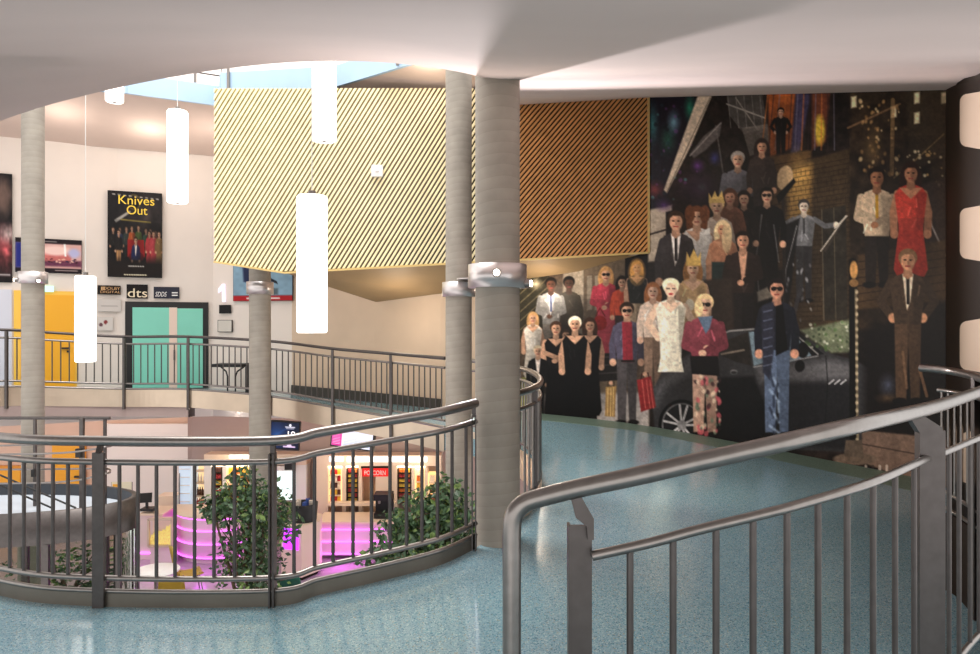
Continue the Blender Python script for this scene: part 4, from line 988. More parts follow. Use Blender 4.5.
poster('framed_notice', 'small black-framed notice below the plaque and beside the teal door', 'picture frame', 219, 320, 233.5, 332, plain((214, 208, 200)), framem=M_BLACK, nx=8, ny=8)
poster('paper_notice', 'upper pale paper notice between pendant and teal door', 'notice', 98, 299.5, 121, 311.5, plain((212, 206, 202), lambda p: [p.line([(15, y), (85, y)], 3, (180, 172, 170)) for y in (25, 55)]), th=.008, nx=20, ny=12)
poster('paper_notice', 'lower paper notice with red blots left of the teal door', 'notice', 97.5, 317, 113, 330.5, plain((216, 210, 206), lambda p: (p.ell(22, 58, 12, 14, (120, 80, 90)), p.ell(52, 38, 12, 16, (160, 60, 66)))), th=.008, nx=20, ny=16)
es = slab_on('emergency_light', 43, 286, 54, 292, mat('green_sign', rgb(210, 240, 230), .5, emit=rgb(150, 230, 200), estr=.5), None, off=.03, th=.06); tag(es, 'small pale green exit light above the yellow upstairs door', 'exit light')
# tall table by the gallery wall
x, y, _ = ray_hit([(-9, 14.15), (0, 14.15)], 231); zf = EYE-1.36
tb = thing('bar_table', 'black-topped table standing on the gallery right of the teal door', 'table', (x, y, zf))
MB().box((x, y, EYE+(327-365)/F*y), (.6, .5, .06)).build('tabletop', M_BLACK, tb)
for sx in (-.07, .09):
    MB().tube([(x+sx*3, y, EYE-.8), (x+sx*1.4, y, EYE-.9), (x+sx, y, EYE-1.0), (x+sx, y, zf)], .016, 8).build('leg', M_BLACK, tb)
bx = MB().box((XY(248.5, 14.1)[0], 14.1, EYE-1.07), (.1, .1, .62)).build('floor_stand', M_BLACK); tag(bx, 'narrow dark stand on the gallery beside the under-box column', 'stand')

# ------------------------------------------------------------------ lower foyer
G = 0.0
struct(MB().box((-4, 14, -.05), (26, 16, .1)), 'floor_lower', M_LFLOOR)
def low_wall(name, px0, px1, Y0, Y1, zt, m):
    a = XY(px0, Y0); b = XY(px1, Y1); return wall(name, [(a[0], a[1], -EYE, zt), (b[0], b[1], -EYE, zt)], m, .2, 1)
low_wall('wall_lower', 192, 640, 17.9, 17.9, -1.3, M_MAUVE)
low_wall('wall_lower_left', -140, 192, 20, 20, -1.3, M_PEACH)
a = XY(192, 17.9); b = XY(192, 20.2); wall('wall_lower_side', [(a[0], a[1], -EYE, -1.3), (b[0], b[1], -EYE, -1.3)], M_MAUVE, .1, 1)
struct(MB().box((-5.5, 18.2, EYE-1.2), (26, 5, .16)), 'ceiling_lower', M_PEACH)
def box_px(px0, py0, px1, py1, Y, depth, mb=None):
    a = P(px0, py0, Y); b = P(px1, py1, Y); mb = mb or MB()
    return mb.box(((a[0]+b[0])/2, Y+depth/2, (a[2]+b[2])/2), (abs(b[0]-a[0]), depth, abs(a[2]-b[2])))
# doors of the lower foyer
d4 = box_px(52, 444, 85, 560, 19.9, .06); d4 = struct(d4, 'door_4', M_YEL)
box_px(74, 476, 79, 478, 19.84, .05).build('door_handle', M_BLACK, d4)
d5 = struct(box_px(-50, 470, 20, 560, 19.9, .08), 'door_5', M_YEL)
box_px(-50, 466, 21, 470, 19.88, .1).build('door_frame', mat('orange_frame', rgb(226, 150, 40), .5), d5)
pn = box_px(104, 424, 190, 560, 19.7, .15); struct(pn, 'wall_panel', M_WHITE)
# screens
def screen(px0, py0, px1, py1, Y, label, paint, rz=0, ry=0.):
    a = P(px0, py0, Y); b = P(px1, py1, Y); cx, cz = (a[0]+b[0])/2, (a[2]+b[2])/2; w_, h_ = b[0]-a[0], a[2]-b[2]
    t = thing('wall_screen', label, 'screen', (cx, Y, cz))
    t.rotation_euler = (0, 0, 0)
    MB().box((0, .05, 0), (w_, .09, h_)).build('casing', M_BLACK, None)
    cs = bpy.data.objects[-1] if False else [o for o in C.objects if o.name.startswith('casing') and o.parent is None][-1]
    cs.parent = t
    nx, ny = 60, 50; pos = []; X = []; Y_ = []
    for i in range(nx):
        for j in range(ny): pos.append((w_*.94*(i/(nx-1)-.5), -.002, h_*.9*(.5-j/(ny-1)))); X.append(i/(nx-1)*100); Y_.append(j/(ny-1)*100)
    fs = [(i*ny+k, i*ny+k+1, (i+1)*ny+k+1, (i+1)*ny+k) for i in range(nx-1) for k in range(ny-1)]
    p = Paint(np.array(X), np.array(Y_), (10, 20, 60)); paint(p)
    o = printed('display', pos, fs, p.linear()); o.data.materials[0] = M_DISP; o.parent = t
    MB().box((0, .3, 0), (.12, .5, .12)).build('wall_mount', M_BLACK, None); mt = [o for o in C.objects if o.name.startswith('wall_mount') and o.parent is None][-1]; mt.parent = t
    t.rotation_euler = (0, ry, rz)
    return t, w_, h_
M_DISP = mat('display_glow', (0, 0, 0), .2, vcol=True)
nt = M_DISP.node_tree; at_ = [n for n in nt.nodes if n.type == 'ATTRIBUTE'][0]; nt.links.new(at_.outputs['Color'], nt.nodes['Principled BSDF'].inputs['Emission Color']); nt.nodes['Principled BSDF'].inputs['Emission Strength'].default_value = .5
def pt_blue(p):
    p.glow(20, 50, 60, 70, (30, 80, 150)); p.line([(0, 60), (60, 20)], 6, (40, 100, 170), a=.4, soft=3); p.line([(0, 80), (60, 60)], 3, (60, 150, 190), a=.5, soft=2)
    p.ell(68, 10, 5, 5, (220, 226, 240)); p.line([(52, 17), (84, 17)], 4, (200, 206, 226)); p.line([(55, 23), (81, 23)], 3, (170, 176, 200))
    p.line([(48, 92), (88, 92)], 5, (214, 190, 230)); p.ell(68, 88, 9, 6, (214, 200, 236))
t, w_, h_ = screen(270, 421, 299.5, 450, 16.6, 'dark blue screen showing a white number 19, right of the under-box column', pt_blue, 0, .06)
o = text('19', 'lettering', M_SIGNW, None, (w_*.2, -.012, h_*.05), .19, .17); o.parent = t
o = text('00', 'lettering', M_SIGNW, None, (w_*.2, -.012, -h_*.16), .17, .17); o.parent = t
def pt_list(p):
    p.c[:] = (206, 216, 236); p.poly([(0, 0), (24, 0), (24, 100), (0, 100)], (214, 30, 150)); p.line([(2, 12), (40, 12)], 6, (250, 190, 230))
    for k in range(12): p.line([(3, 26+k*6), (20, 26+k*6)], 2, (250, 170, 226)); p.line([(30, 26+k*6), (96, 26+k*6)], 1.4, (160, 176, 214))
    p.line([(60, 20), (60, 96)], 1, (180, 190, 220))
screen(329, 421, 376, 449, 15.6, 'white and magenta listing screen tilted under the far ramp', pt_list, -.25, .09)

# kiosk
YK = 17.3
kf = thing('snack_kiosk', 'cream warm-lit snack kiosk front with a red sign under the far ramp', 'kiosk', (P(378, 535, YK)[0], YK, 0))
for x0, x1 in ((313, 328), (342, 346), (358.5, 362), (390, 397), (411.5, 414.5), (424.5, 427.5), (437, 441)):
    m_ = MB(); a = P(x0, 466, YK); b = P(x1, 466, YK); m_.box(((a[0]+b[0])/2, YK+.2, a[2]/2), (b[0]-a[0], .4, a[2])); m_.build('pillar', M_CREAM, kf)
box_px(313, 455.5, 441, 466, YK-.05, .5).build('header', M_CREAM, kf)
box_px(329, 457, 343, 461.5, YK-.1, .05).build('sign_strip', M_SIGNW, kf); box_px(347, 457, 427, 462, YK-.1, .05).build('sign_strip', M_SIGNW, kf)
box_px(361, 464, 391, 468.5, YK-.03, .1).build('lintel', M_DARK, kf)
rs = box_px(362.5, 468.5, 389, 476.5, YK-.06, .06).build('red_sign', M_RED, kf, label='lit red sign board')
text('POPCORN', 'lettering', M_WTXT, rs, (P(375.5, 472.5, YK)[0], YK-.07, P(375, 472.5, YK)[2]), .16, .52)
box_px(362, 476, 390, 535, YK+.25, .05).build('back_panel', mat('kiosk_back', rgb(196, 164, 130), .5), kf)
box_px(328, 503, 395, 506, YK-.25, .22).build('ledge', M_CREAM, kf)
mb = MB(); mb.box((P(383, 0, YK)[0], YK+.05, P(0, 490, YK)[2]), (.35, .2, .7)); mb.build('cabinet', M_CREAM, kf)
box_px(328, 466.5, 342, 467.5, YK-.02, .3).build('strip_light', M_WARM, kf); box_px(346, 466.5, 358, 467.5, YK-.02, .3).build('strip_light', M_WARM, kf); box_px(397, 466.5, 425, 467.5, YK-.02, .3).build('strip_light', M_WARM, kf)
PACKC = {'red': rgb(190, 40, 40), 'yel': rgb(236, 190, 60), 'ora': rgb(226, 120, 40), 'whi': rgb(240, 226, 206), 'bro': rgb(90, 50, 36), 'blu': rgb(60, 90, 160)}
pack_src = {}
def pack_mesh(kind, w_, h_):
    key = (kind, round(w_, 2), round(h_, 2))
    if key in pack_src: return pack_src[key]
    mb = MB(); mb.add([(-w_/2, -.05, 0), (w_/2, -.05, 0), (w_/2, .05, 0), (-w_/2, .05, 0), (-w_/2*.96, -.04, h_*.85), (w_/2*.96, -.04, h_*.85), (w_/2*.96, .04, h_*.85), (-w_/2*.96, .04, h_*.85), (-w_/2, -.008, h_), (w_/2, -.008, h_), (w_/2, .008, h_), (-w_/2, .008, h_)],
                      [(3, 2, 1, 0), (0, 1, 5, 4), (1, 2, 6, 5), (2, 3, 7, 6), (3, 0, 4, 7), (4, 5, 9, 8), (5, 6, 10, 9), (6, 7, 11, 10), (7, 4, 8, 11), (8, 9, 10, 11)])
    o = mb.build('snack_packet', mat('packet_'+kind, PACKC[kind], .4)); pack_src[key] = o; o['fresh'] = 1; return o
def shelf_unit(px0, px1, py0, py1, Y, rows_, cols_, kinds, backm, label, glabel, group, lit=False):
    a = P(px0, py0, Y); b = P(px1, py1, Y); w_ = b[0]-a[0]; z0, z1 = b[2], a[2]; cx = (a[0]+b[0])/2
    t = thing('display_shelf', label, 'shelf', (cx, Y, z0))
    MB().box((cx, Y+.32, (z0+z1)/2), (w_, .03, z1-z0)).build('back_panel', backm, t)
    for sx in (-1, 1): MB().box((cx+sx*(w_/2-.01), Y+.16, (z0+z1)/2), (.02, .32, z1-z0)).build('side_panel', backm, t)
    rh = (z1-z0)/rows_
    for r in range(rows_):
        z = z0+r*rh; MB().box((cx, Y+.16, z+.012), (w_-.04, .32, .024)).build('shelf_board', M_CREAM if lit else M_DARK, t)
        for k in range(cols_):
            src = pack_mesh(kinds[(r+k//2) % len(kinds)], (w_-.06)/cols_*.9, rh*.72)
            if src.get('fresh'): o = src; del src['fresh']
            else: o = src.copy(); C.objects.link(o)
            o.location = (cx-w_/2+.03+(w_-.06)*(k+.5)/cols_, Y+.1, z+.025); tag(o, glabel, 'snack packet', group)
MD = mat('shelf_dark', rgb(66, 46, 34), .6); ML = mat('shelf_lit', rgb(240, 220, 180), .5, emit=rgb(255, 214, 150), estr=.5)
shelf_unit(328.5, 341.5, 469, 503, YK+.02, 5, 3, ['red', 'yel', 'bro', 'whi'], ML, 'bright narrow shelf left of the dark packet shelf in the kiosk', 'snack packet on the bright left kiosk shelf', 'packets on the bright left kiosk shelf', True)
shelf_unit(346.5, 358, 469, 503, YK+.02, 7, 3, ['yel', 'yel', 'red', 'ora'], MD, 'dark shelf with yellow packet rows left of the red sign', 'snack packet on the dark shelf left of the red kiosk sign', 'packets left of the red sign')
shelf_unit(397.5, 411, 469, 503, YK+.02, 7, 3, ['yel', 'red', 'ora', 'yel'], MD, 'dark shelf with packet rows right of the red sign', 'snack packet on the dark shelf right of the red kiosk sign', 'packets right of the red sign')
shelf_unit(415, 424, 469, 503, YK+.02, 5, 2, ['ora', 'whi', 'yel'], ML, 'bright shelf right of the dark packet shelves in the kiosk', 'snack packet on the bright right kiosk shelf', 'packets on the bright right kiosk shelf', True)
shelf_unit(428, 436.5, 474, 503, YK+.02, 3, 2, ['red', 'bro', 'whi'], ML, 'last bright shelf at the right end of the kiosk', 'snack packet on the last kiosk shelf at its right end', 'packets on the last kiosk shelf', True)
# left shop wall
lw = thing('shop_wall_unit', 'white wall unit with open bays left of the under-box column', 'wall unit', (P(230, 535, YK)[0], YK, 0))
for x0, x1 in ((204, 211), (222.5, 226), (250, 256), (296, 306)):
    a = P(x0, 462, YK); b = P(x1, 462, YK); MB().box(((a[0]+b[0])/2, YK+.2, a[2]/2), (b[0]-a[0], .4, a[2])).build('pillar', M_WHITE, lw)
box_px(204, 454.5, 306, 465, YK-.02, .45).build('header', M_CREAM, lw)
box_px(229, 455, 250, 458.5, YK-.06, .05).build('sign_strip', M_SIGNW, lw)
box_px(211, 465, 250, 466.5, YK, .3).build('strip_light', M_WARM, lw)
shelf_unit(211.5, 222, 467, 506, YK+.02, 6, 2, ['red', 'bro', 'red', 'yel'], MD, 'narrow dark shelf with red packets behind the tall ficus', 'snack packet on the narrow dark shelf behind the ficus', 'packets on the shelf behind the ficus')
shelf_unit(226.5, 249.5, 467, 510, YK+.02, 5, 6, ['ora', 'yel', 'red', 'whi', 'yel'], ML, 'wide bright shelf of orange and yellow packets behind the tall ficus', 'orange or yellow packet on the wide bright shelf behind the ficus', 'packets on the wide bright shelf', True)
# bright window bay right of the column
wb = struct(box_px(276, 470, 296, 500, YK+.1, .04), 'window_1', mat('bright_glazing', rgb(220, 236, 236), .2, emit=rgb(214, 236, 236), estr=.9))
box_px(274, 466, 298, 471, YK+.05, .12).build('window_frame', M_WHITE, wb); box_px(274, 466, 277, 502, YK+.05, .12).build('window_frame', M_WHITE, wb)
sp = box_px(284.5, 462, 292, 470, YK-.25, .25).build('loudspeaker', M_BLACK); tag(sp, 'small black loudspeaker hung above the bright window bay', 'loudspeaker')
# drinks fridge and bottle shelf
fg = thing('drinks_fridge', 'pale glass-fronted drinks fridge behind the curved counter', 'fridge', (P(185, 535, 17)[0], 17.3, 0))
a = P(178, 464, 17.2); b = P(189.8, 464, 17.2)
MB().box(((a[0]+b[0])/2, 17.5, a[2]/2), (b[0]-a[0], .5, a[2])).build('cabinet', mat('fridge_blue', rgb(190, 206, 222), .3, emit=rgb(190, 212, 232), estr=.35), fg)
for k in range(6): MB().box(((a[0]+b[0])/2, 17.24, .9+k*.2), (b[0]-a[0]-.04, .02, .02)).build('shelf_edge', M_WHITE, fg)
MB().box((a[0]+.02, 17.23, 1.35), (.02, .03, .9)).build('door_handle', M_STEEL, fg)
bs_ = thing('bottle_shelf', 'cream back shelf between the fridge and the white wall unit', 'shelf', (P(197, 535, 17.3)[0], 17.4, 0))
a = P(191.8, 466, 17.3); b = P(204, 466, 17.3); cx = (a[0]+b[0])/2
MB().box((cx, 17.72, a[2]/2), (b[0]-a[0], .04, a[2])).build('back_panel', ML, bs_)
for z in (.55, .9, 1.18, 1.5, 1.8): MB().box((cx, 17.55, z), (b[0]-a[0], .32, .02)).build('shelf_board', M_CREAM, bs_)
src = None
for z, n_, kc in ((.92, 5, 'red'), (1.2, 4, 'bro'), (1.52, 3, 'whi')):
    for k in range(n_):
        bo = thing('bottle', {'red': 'red bottle on the lowest bottle row behind the curved counter', 'bro': 'brown bottle on the middle bottle row behind the curved counter', 'whi': 'pale bottle on the top bottle row behind the curved counter'}[kc], 'bottle', (a[0]+.04+(b[0]-a[0]-.08)*(k+.5)/n_, 17.5, z), kc+' bottles on the back shelf')
        MB().lathe([(.001, 0), (.026, 0), (.026, .13), (.011, .17), (.011, .2)], (bo.location.x, bo.location.y, z), 10).build('body', mat('packet_'+kc, PACKC[kc], .3), bo); MB().cyl((bo.location.x, bo.location.y, z+.2), .012, .018, 8).build('cap', M_WHITE, bo)
# curved counter with light bands
ct = thing('curved_counter', 'curved pale counter with pink light bands behind the ficus', 'counter', (P(207, 555, 16.6)[0], 16.9, 0))
cc = (P(220, 555, 16.6)[0], 17.0, 0)
MB().lathe([(1.02, 0), (1.02, .12), (1.12, .12), (1.12, 1.05)], cc, 40, a0=math.pi, a1=2*math.pi).build('front', M_PINKC, ct)
MB().lathe([(0.01, 1.05), (1.17, 1.05), (1.17, 1.1), (.01, 1.1)], cc, 40, a0=math.pi, a1=2*math.pi).build('countertop', M_CREAM, ct)
for z in (.14, .45, .75, 1.02): MB().lathe([(1.122, z), (1.14, z), (1.14, z+.022), (1.122, z+.022)], cc, 40, a0=math.pi, a1=2*math.pi).build('light_band', M_LED, ct)
c2 = thing('straight_counter', 'straight cream counter with the popcorn case at its left', 'counter', (P(150, 560, 16.4)[0], 16.5, 0))
a = P(139, 516, 16.2); b = P(161, 516, 16.2); wx = b[0]-a[0]; cx = (a[0]+b[0])/2
MB().box((cx, 16.6, a[2]/2), (wx, .7, a[2])).build('body', M_PINKC, c2); MB().box((cx, 16.6, a[2]+.02), (wx+.06, .76, .04)).build('countertop', M_CREAM, c2)
MB().box((cx, 16.22, .16), (wx, .03, .03)).build('light_band', M_LED, c2)
pc = thing('popcorn_case', 'framed case heaped with yellow popcorn in the counter front', 'popcorn case', (P(161, 546, 16)[0], 15.9, .5))
a = P(149, 519, 15.9); b = P(172.5, 546, 15.9)
for q0, q1 in (((a[0], a[2]), (b[0], a[2])), ((b[0], a[2]), (b[0], b[2])), ((b[0], b[2]), (a[0], b[2])), ((a[0], b[2]), (a[0], a[2]))):
    MB().bar((q0[0], 15.88, q0[1]), (q1[0], 15.88, q1[1]), .05, .05, side=(0, 1, 0)).build('frame', M_PLATE, pc)
mb = MB(); R = random.Random(5); rows = []
for i in range(15):
    u = i/14; rows.append([(a[0]+(b[0]-a[0])*u, 16.1+.0*v, b[2]+(a[2]-b[2])*(.05+v/6*(.35+.35*u+R.uniform(-.07, .07)))) for v in range(7)])
rows = [[(x, 15.9+.12*(k/6)+R.uniform(-.015, .015), z) for k, (x, y, z) in enumerate(r)] for r in rows]
mb.grid(rows); pcn = mb.build('popcorn', mat('popcorn_yellow', rgb(246, 222, 120), .7, noise=(30, .2), emit=rgb(246, 222, 120), estr=.15), pc); pcn['kind'] = 'stuff'
MB().box(((a[0]+b[0])/2, 16.08, (a[2]+b[2])/2), (b[0]-a[0], .03, a[2]-b[2])).build('back_panel', M_CREAM, pc)
MB().box(((a[0]+b[0])/2, 16.05, b[2]/2-.02), (b[0]-a[0], .2, b[2]-.04)).build('plinth', M_PINKC, pc)
tl = thing('till', 'black till screen on the straight counter behind the left railing', 'till', (P(147, 513, 16.3)[0], 16.4, P(0, 516, 16.2)[2]+.045))
x, z = tl.location.x, tl.location.z
MB().box((x, 16.4, z+.07), (.3, .25, .06)).build('base', M_BLACK, tl); MB().box((x-.05, 16.4, z+.2), (.05, .05, .25)).build('stem', M_BLACK, tl); MB().box((x-.05, 16.35, z+.34), (.26, .04, .22), rz=.3, rx=-.3).build('monitor', M_BLACK, tl)
bs2 = box_px(157, 496, 176, 547, 17.2, .4).build('back_cabinet', M_CREAM); tag(bs2, 'cream low cabinet behind the straight counter near the fridge', 'cabinet'); bs2['label'] = 'cream low cabinet between the till and the drinks fridge'
# counter right and stand
c3 = thing('lit_counter', 'low counter glowing magenta in front of the kiosk', 'counter', (P(350, 560, 16.3)[0], 16.5, 0))
a = P(317, 523, 16.2); b = P(392, 523, 16.2); wx = b[0]-a[0]; cx = (a[0]+b[0])/2
MB().box((cx, 16.65, a[2]/2+.05), (wx, .8, a[2]-.1)).build('body', M_PINKC, c3); MB().box((cx, 16.62, a[2]), (wx+.06, .9, .05)).build('countertop', M_CREAM, c3)
for z in (.14, .42, .7): MB().box((cx, 16.23, z), (wx, .03, .025)).build('light_band', M_LED, c3)
st = thing('display_stand', 'cream stand with a purple screen right of the ficus', 'stand', (P(297, 566, 14.9)[0], 15.2, 0))
a = P(280, 526, 14.9); b = P(302, 526, 14.9); c4 = P(320, 526, 15.3); h = a[2]
MB().prism([(a[0], 15.0, .08), (b[0], 14.85, .08), (c4[0], 15.3, .08), (c4[0]-.1, 15.9, .08), (a[0]+.05, 15.9, .08)], (0, 0, h-.08)).build('body', M_CREAM, st)
MB().prism([(a[0]+.05, 15.08, 0), (b[0], 14.93, 0), (c4[0]-.06, 15.33, 0), (c4[0]-.1, 15.8, 0), (a[0]+.1, 15.8, 0)], (0, 0, .08)).build('plinth', M_DARK, st)
q0 = Vector((a[0], 15.0, 0)); q1 = Vector((b[0], 14.85, 0)); e = (q1-q0).normalized(); nn = Vector((e.y, -e.x, 0))
s0 = q0+e*.06+nn*.01; s1 = q0+e*.43+nn*.01
MB().prism([(s0.x, s0.y, h-.5), (s1.x, s1.y, h-.5), (s1.x, s1.y, h-.06), (s0.x, s0.y, h-.06)], nn*.02).build('screen', M_PURPLE, st)
bk_ = thing('black_basket', 'black basket of goods on top of the cream stand', 'basket', (P(303, 526, 15.3)[0], 15.35, h))
mb = MB(); x = bk_.location.x
mb.lathe([(.28, 0), (.31, .38), (.29, .38), (.26, .03), (.01, .03)], (x, 15.35, h+.002), 20); mb.build('bin', M_BLACK, bk_)
R = random.Random(9)
for k in range(5):
    o = MB().box((x+.17*math.cos(k*1.256), 15.35+.17*math.sin(k*1.256), h+.34), (.09, .05, .2), k*.3, .15).build('wrapped_item', mat('packet_'+['whi', 'blu', 'whi'][k % 3], PACKC[['whi', 'blu', 'whi'][k % 3]], .4)); tag(o, 'small wrapped item standing in the black basket', 'packet', 'items in the black basket')
cm = thing('coffee_machine', 'black machine on the magenta counter by the second plant', 'machine', (P(383, 523, 16.5)[0], 16.6, P(0, 523, 16.2)[2]))
x, z = cm.location.x, cm.location.z+.03
MB().box((x, 16.65, z+.06), (.42, .4, .12)).build('base', M_BLACK, cm); MB().box((x, 16.78, z+.3), (.42, .16, .4)).build('body', M_BLACK, cm); MB().box((x, 16.62, z+.5), (.42, .42, .14)).build('head', M_BLACK, cm); MB().tube([(x-.08, 16.45, z+.43), (x-.08, 16.45, z+.36)], .03, 10).build('spout', M_STEEL, cm)
# tables and chairs
def table(px, Y, label):
    x = (px-490)/F*Y; t = thing('cafe_table', label, 'table', (x, Y, 0))
    MB().lathe([(.001, .72), (.42, .72), (.43, .735), (.42, .75), (.001, .75)], (x, Y, 0), 32).build('tabletop', M_WHITE, t); MB().cyl((x, Y, .03), .035, .69, 14).build('column', M_STEEL, t); MB().lathe([(.001, 0), (.24, 0), (.22, .03), (.001, .035)], (x, Y, 0), 24).build('base', M_STEEL, t)
def chair(px, Y, rz, m, label, hback=.86):
    x = (px-490)/F*Y; t = thing('shell_chair', label, 'chair', (x, Y, 0)); t.rotation_euler = (0, 0, rz)
    def bld(mb, n, mm):
        o = mb.build(n, mm); o.parent = t; return o
    rows = [[((u-.5)*.46, -.22+.44*v, .45-.03*math.sin(math.pi*v)-.02*(1-(2*u-1)**2)) for u in np.linspace(0, 1, 7)] for v in np.linspace(0, 1, 7)]
    o = bld(MB().grid(rows), 'seat', m); s_ = o.modifiers.new('thickness', 'SOLIDIFY'); s_.thickness = .02
    rows = [[((u-.5)*(.46-.06*v*v), .22+.1*v-.05*(2*u-1)**2*(-1), .45+(hback-.45)*v) for u in np.linspace(0, 1, 7)] for v in np.linspace(0, 1, 7)]
    o = bld(MB().grid(rows), 'backrest', m); s_ = o.modifiers.new('thickness', 'SOLIDIFY'); s_.thickness = .02
    for sx in (-1, 1):
        for sy in (-1, 1): bld(MB().tube([(sx*.15, sy*.15, .44), (sx*.22, sy*.22, 0)], .012, 8), 'leg', M_STEEL)
table(156, 13.4, 'round white cafe table beside the mustard chairs below the near railing'); table(326, 12.6, 'round white cafe table beside the dark green chair')
MUST = mat('mustard_shell', rgb(178, 146, 40), .5); DKC = mat('dark_shell', rgb(44, 38, 46), .5)
chair(176, 12.6, math.pi+.2, MUST, 'mustard chair with its back to the railing, nearer one', 1.0); chair(190, 14.2, math.pi-1.0, MUST, 'mustard chair turned sideways right of the white table', .97)
chair(134, 13.0, 1.2, DKC, 'dark chair left of the white table near the oval drum'); chair(296, 13.05, math.pi-.1, mat('green_shell', rgb(20, 92, 74), .5), 'dark green chair seen just under the near railing')
# oval drum with rod railing at the far left
od = thing('oval_enclosure', 'oval steel-banded glass enclosure with pale recessed top behind the left railing', 'enclosure', ((0-490)/F*9.7, 9.7, 0))
oc = ((-8-490)/F*9.7, 9.7, 0); zt = EYE-2.37
def oval(prof, m, name): return MB().lathe(prof, oc, 56, sx=1.98, sy=.93).build(name, m, od)
oval([(1, zt-.42), (1, zt), (.955, zt), (.955, zt-.16)], M_STEELD, 'steel_band')
oval([(.953, zt-.17), (.953, zt-.005)], mat('dark_inner_rim', rgb(52, 56, 62), .5), 'inner_rim')
oval([(.001, zt-.165), (.95, zt-.165)], mat('pale_top', rgb(206, 214, 224), .4), 'recessed_top')
oval([(.985, .02), (.985, zt-.42)], M_GLASS, 'glass_wall')
for k in range(10):
    a_ = 2*math.pi*k/10+.35; x = oc[0]+math.cos(a_)*1.98*.985; y = oc[1]+math.sin(a_)*.93*.985
    MB().box((x, y, (zt-.42)/2), (.09, .05, zt-.42)).build('mullion', M_STEELD, od)
oval([(.001, .0), (1, .0), (1, .1), (.001, .1)], M_STEELD, 'base')
rg = thing('rod_railing', 'thin rod railing with rounded loops rising out of the oval enclosure', 'railing', (oc[0]+1, 9.7, zt))
for px, Y, wd in ((35, 9.9, .035), (82, 9.6, .05), (105, 9.9, .035)):
    a = P(px, 418, Y); MB().bar((a[0], Y, zt-.16), a, wd, wd, side=(1, 0, 0)).build('post', M_STEELD, rg)
MB().tube([P(-60, 418, 9.9), P(35, 418, 9.9), P(110, 418, 9.85)], .022, 8).build('handrail', M_STEELD, rg)
def loop(y0, y1, ya, yb, px):
    a = [P(-50, y0, 10.0), P(60, ya, 10.0), P(px-6, ya-.5, 9.95), P(px, (ya+yb)/2, 9.7), P(px-6, yb, 9.45), P(60, y1+1, 9.4), P(-50, y1+3, 9.4)]
    MB().tube(dens(a, 6), .013, 8).build('rod', M_STEEL, rg)
loop(447, 452, 444, 447, 111); loop(470, 481, 469, 474, 110)
MB().tube([P(-30, 462, 9.6), P(76, 508, 9.6)], .013, 8).build('cable', M_BLACK, rg); MB().tube([P(-30, 472, 9.6), P(52, 508, 9.6)], .013, 8).build('cable', M_BLACK, rg)
MB().box(P(79, 453, 9.55), (.07, .06, .12)).build('lock_box', M_BLACK, rg); MB().box(P(34, 473, 9.85), (.05, .06, .1)).build('lock_box', M_BLACK, rg)
ez = thing('menu_stand', 'small framed yellow and white menu stand near the counter, right of the oval enclosure', 'stand', (P(121, 520, 15)[0], 15, 0))
a = P(112, 482, 15); b = P(132, 500, 15)
MB().box(((a[0]+b[0])/2, 15, (a[2]+b[2])/2), (b[0]-a[0], .03, a[2]-b[2])).build('panel', mat('menu_white', rgb(240, 232, 200), .5), ez); MB().box((a[0]+.1, 14.98, (a[2]+b[2])/2), (.14, .02, .3)).build('yellow_panel', M_YEL, ez)
for x in (a[0], b[0]): MB().tube([(x, 15, a[2]), (x, 15, 0)], .015, 8).build('leg', M_STEEL, ez)

# ------------------------------------------------------------------ plants
def plant(px, Y, label, blobs, n, seed, pot=True, trunk=.035, size=.085, m=M_LEAF, droop=.6):
    x0 = (px-490)/F*Y; t = thing('potted_ficus', label, 'plant', (x0, Y, 0)); R = random.Random(seed); mb = MB(); st_ = MB(); m2 = MB()
    tot = sum(b[3] for b in blobs)
    for (bx, by, r, wgt, bz) in [(b[0], b[1], b[2], b[3], b[4]) for b in blobs]:
        c = P(bx, by, Y); ry = bz
        for _ in range(int(n*wgt/tot)):
            u = R.random()**.45; th = R.uniform(0, 2*math.pi); ph = math.acos(R.uniform(-1, 1))
            q = Vector((c[0]+r*u*math.sin(ph)*math.cos(th), Y+r*.8*u*math.sin(ph)*math.sin(th), c[2]+ry*u*math.cos(ph)))
            L = size*R.uniform(.6, 1.3); d = Vector((R.gauss(0, 1), R.gauss(0, 1), R.gauss(-droop, .7))).normalized(); s_ = d.cross(Vector((R.gauss(0, 1), R.gauss(0, 1), R.gauss(0, 1)))).normalized()*L*.3
            nn = d.cross(s_).normalized()*L*.08
            (mb if R.random() < .78 else m2).add([q, q+d*L*.45+s_+nn, q+d*L, q+d*L*.45-s_+nn], [(0, 1, 2), (0, 2, 3)])
        base = Vector((x0, Y, .5)); cv = Vector(c)
        mid = (base+cv)/2+Vector((R.uniform(-.1, .1), R.uniform(-.1, .1), .2)); st_.tube(dens([base, mid, cv], 5), trunk, 7, r2=trunk*.35)
        for _ in range(5):
            e = cv+Vector((R.uniform(-1, 1)*r*.8, R.uniform(-1, 1)*r*.6, R.uniform(-1, 1)*ry*.8)); st_.tube([mid+(cv-mid)*R.uniform(.3, 1), e], trunk*.3, 5, r2=.004)
    mb.build('foliage', m, t); m2.build('foliage', M_LEAF2, t, label='lighter green leaves'); st_.build('stem', M_BARK, t)
    if pot: MB().lathe([(.001, 0), (.26, 0), (.34, .52), (.31, .52), (.29, .44), (.001, .44)], (x0, Y, 0), 28).build('pot', mat('grey_pot', rgb(110, 106, 104), .6), t)
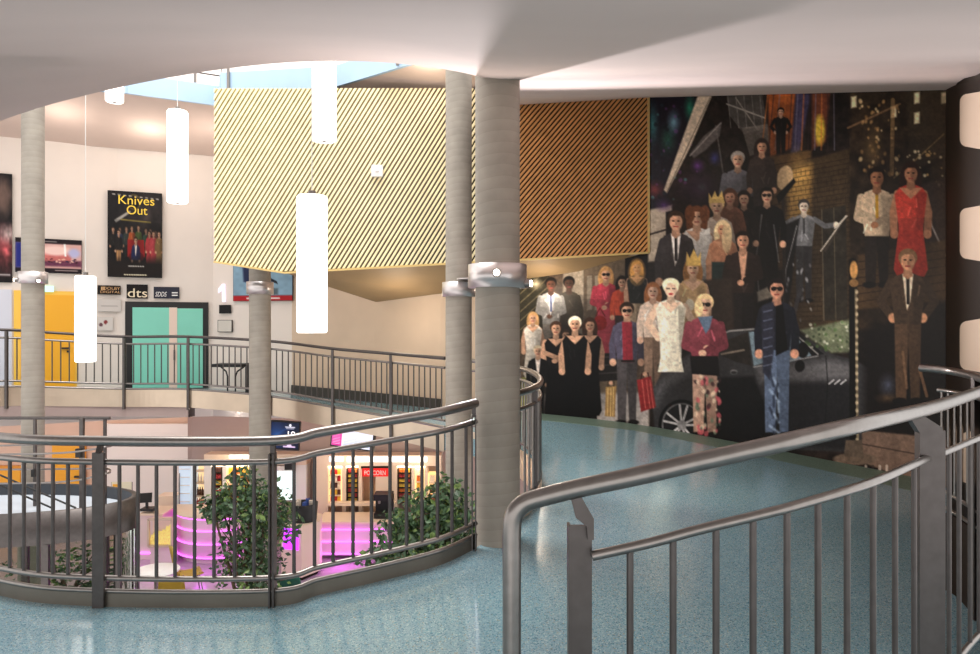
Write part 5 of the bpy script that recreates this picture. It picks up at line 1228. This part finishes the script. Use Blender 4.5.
plant(250, 10.6, 'tall drooping ficus by the under-box column, behind the near railing', [(240, 500, .45, 3, .42), (265, 510, .42, 3, .5), (222, 508, .32, 1.2, .3), (285, 520, .3, 1, .4), (248, 545, .42, 2.6, .55), (262, 570, .4, 2.4, .5), (232, 565, .3, .9, .5), (212, 508, .2, .5, .15), (245, 480, .25, .8, .3)], 2500, 3, size=.1)
plant(430, 8.4, 'broad bushy plant at the right of the near railing by the central columns', [(425, 525, .5, 3, .45), (450, 520, .4, 2, .5), (400, 535, .35, 1.4, .35), (440, 505, .35, 1.3, .3), (385, 560, .3, 1, .2), (415, 560, .45, 1.8, .3), (455, 545, .4, 1.4, .35), (443, 490, .12, .3, .25)], 2700, 8, size=.095)
plant(55, 12.2, 'dark green plant seen through the glass of the oval enclosure', [(35, 570, .5, 2, .45), (70, 565, .5, 2, .45), (85, 585, .3, 1, .3)], 700, 5)

# ------------------------------------------------------------------ the place's own lights, plus added fill points
GAL = 11
s = light('AREA', (-4.2, 8.8, EYE+12.5), 1150, (1, .98, .95), 6., name='skylight')
for px, Y, z in ((60, 12.6, 3.4), (150, 13.5, 3.4), (215, 13.6, 3.3)):
    light('POINT', (XY(px, Y)[0], Y, EYE+z), GAL, (1, .9, .8), .12, name='gallery_fill_light')  # added fill without fixtures, brightens the gallery wall
light('POINT', (-1.6, 12.2, EYE+.2), 17, WARM, .3, name='ramp_fill_light')  # added fill, no fixture, brightens the tan wall
light('POINT', (-1.0, 10.75, EYE+3.8), 9, WARM, .15, name='gallery_fill_light')  # added fill for the peach ceiling and slat tops
light('POINT', (.9, 11.9, EYE+.55), 12, WARM, .2, name='ramp_fill_light')  # added fill under the auditorium soffit, no fixture
s = light('SPOT', (-.25, 8.93, EYE+.66), 900, (1, .94, .96), .05, spot=math.radians(84), name='column_uplight'); aim(s, (2.1, 1.9, EYE+1.2)); s.data.spot_blend = 1
s = light('SPOT', (.05, 5.0, EYE+.55), 22, (1, .9, .8), .05, spot=math.radians(140), name='column_uplight'); aim(s, (-.3, 3.2, EYE+1.9))
s = light('SPOT', (.36, 5.28, EYE+.5), 150, (1, .88, .76), .05, spot=math.radians(84), name='column_floodlight'); aim(s, (3.0, 9.6, EYE-.9))
for px, Y in ((345, 16.7), (415, 16.7), (235, 16.9)): light('POINT', (XY(px, Y)[0], Y, EYE-3.2), 8, (1, .8, .55), .1, name='kiosk_lamp')
for px, Y in ((60, 17.5), (130, 18), (240, 14.8), (330, 14.5)): light('POINT', (XY(px, Y)[0], Y, EYE-1.6), 20, (1, .86, .78), .15, name='foyer_downlight')
for px, Y, e in ((200, 15.2, 3), (340, 15.6, 6), (262, 13.6, 5), (165, 15, 3)): light('POINT', (XY(px, Y)[0], Y, .35), e, (.8, .1, 1), .15, name='magenta_floor_light')
#__END2__
vs = bpy.context.scene.view_settings
bpy.context.scene.display_settings.display_device = 'sRGB'
vs.view_transform = 'Standard'; vs.look = 'None'; vs.gamma = 1; vs.use_curve_mapping = False; vs.exposure = 0.66
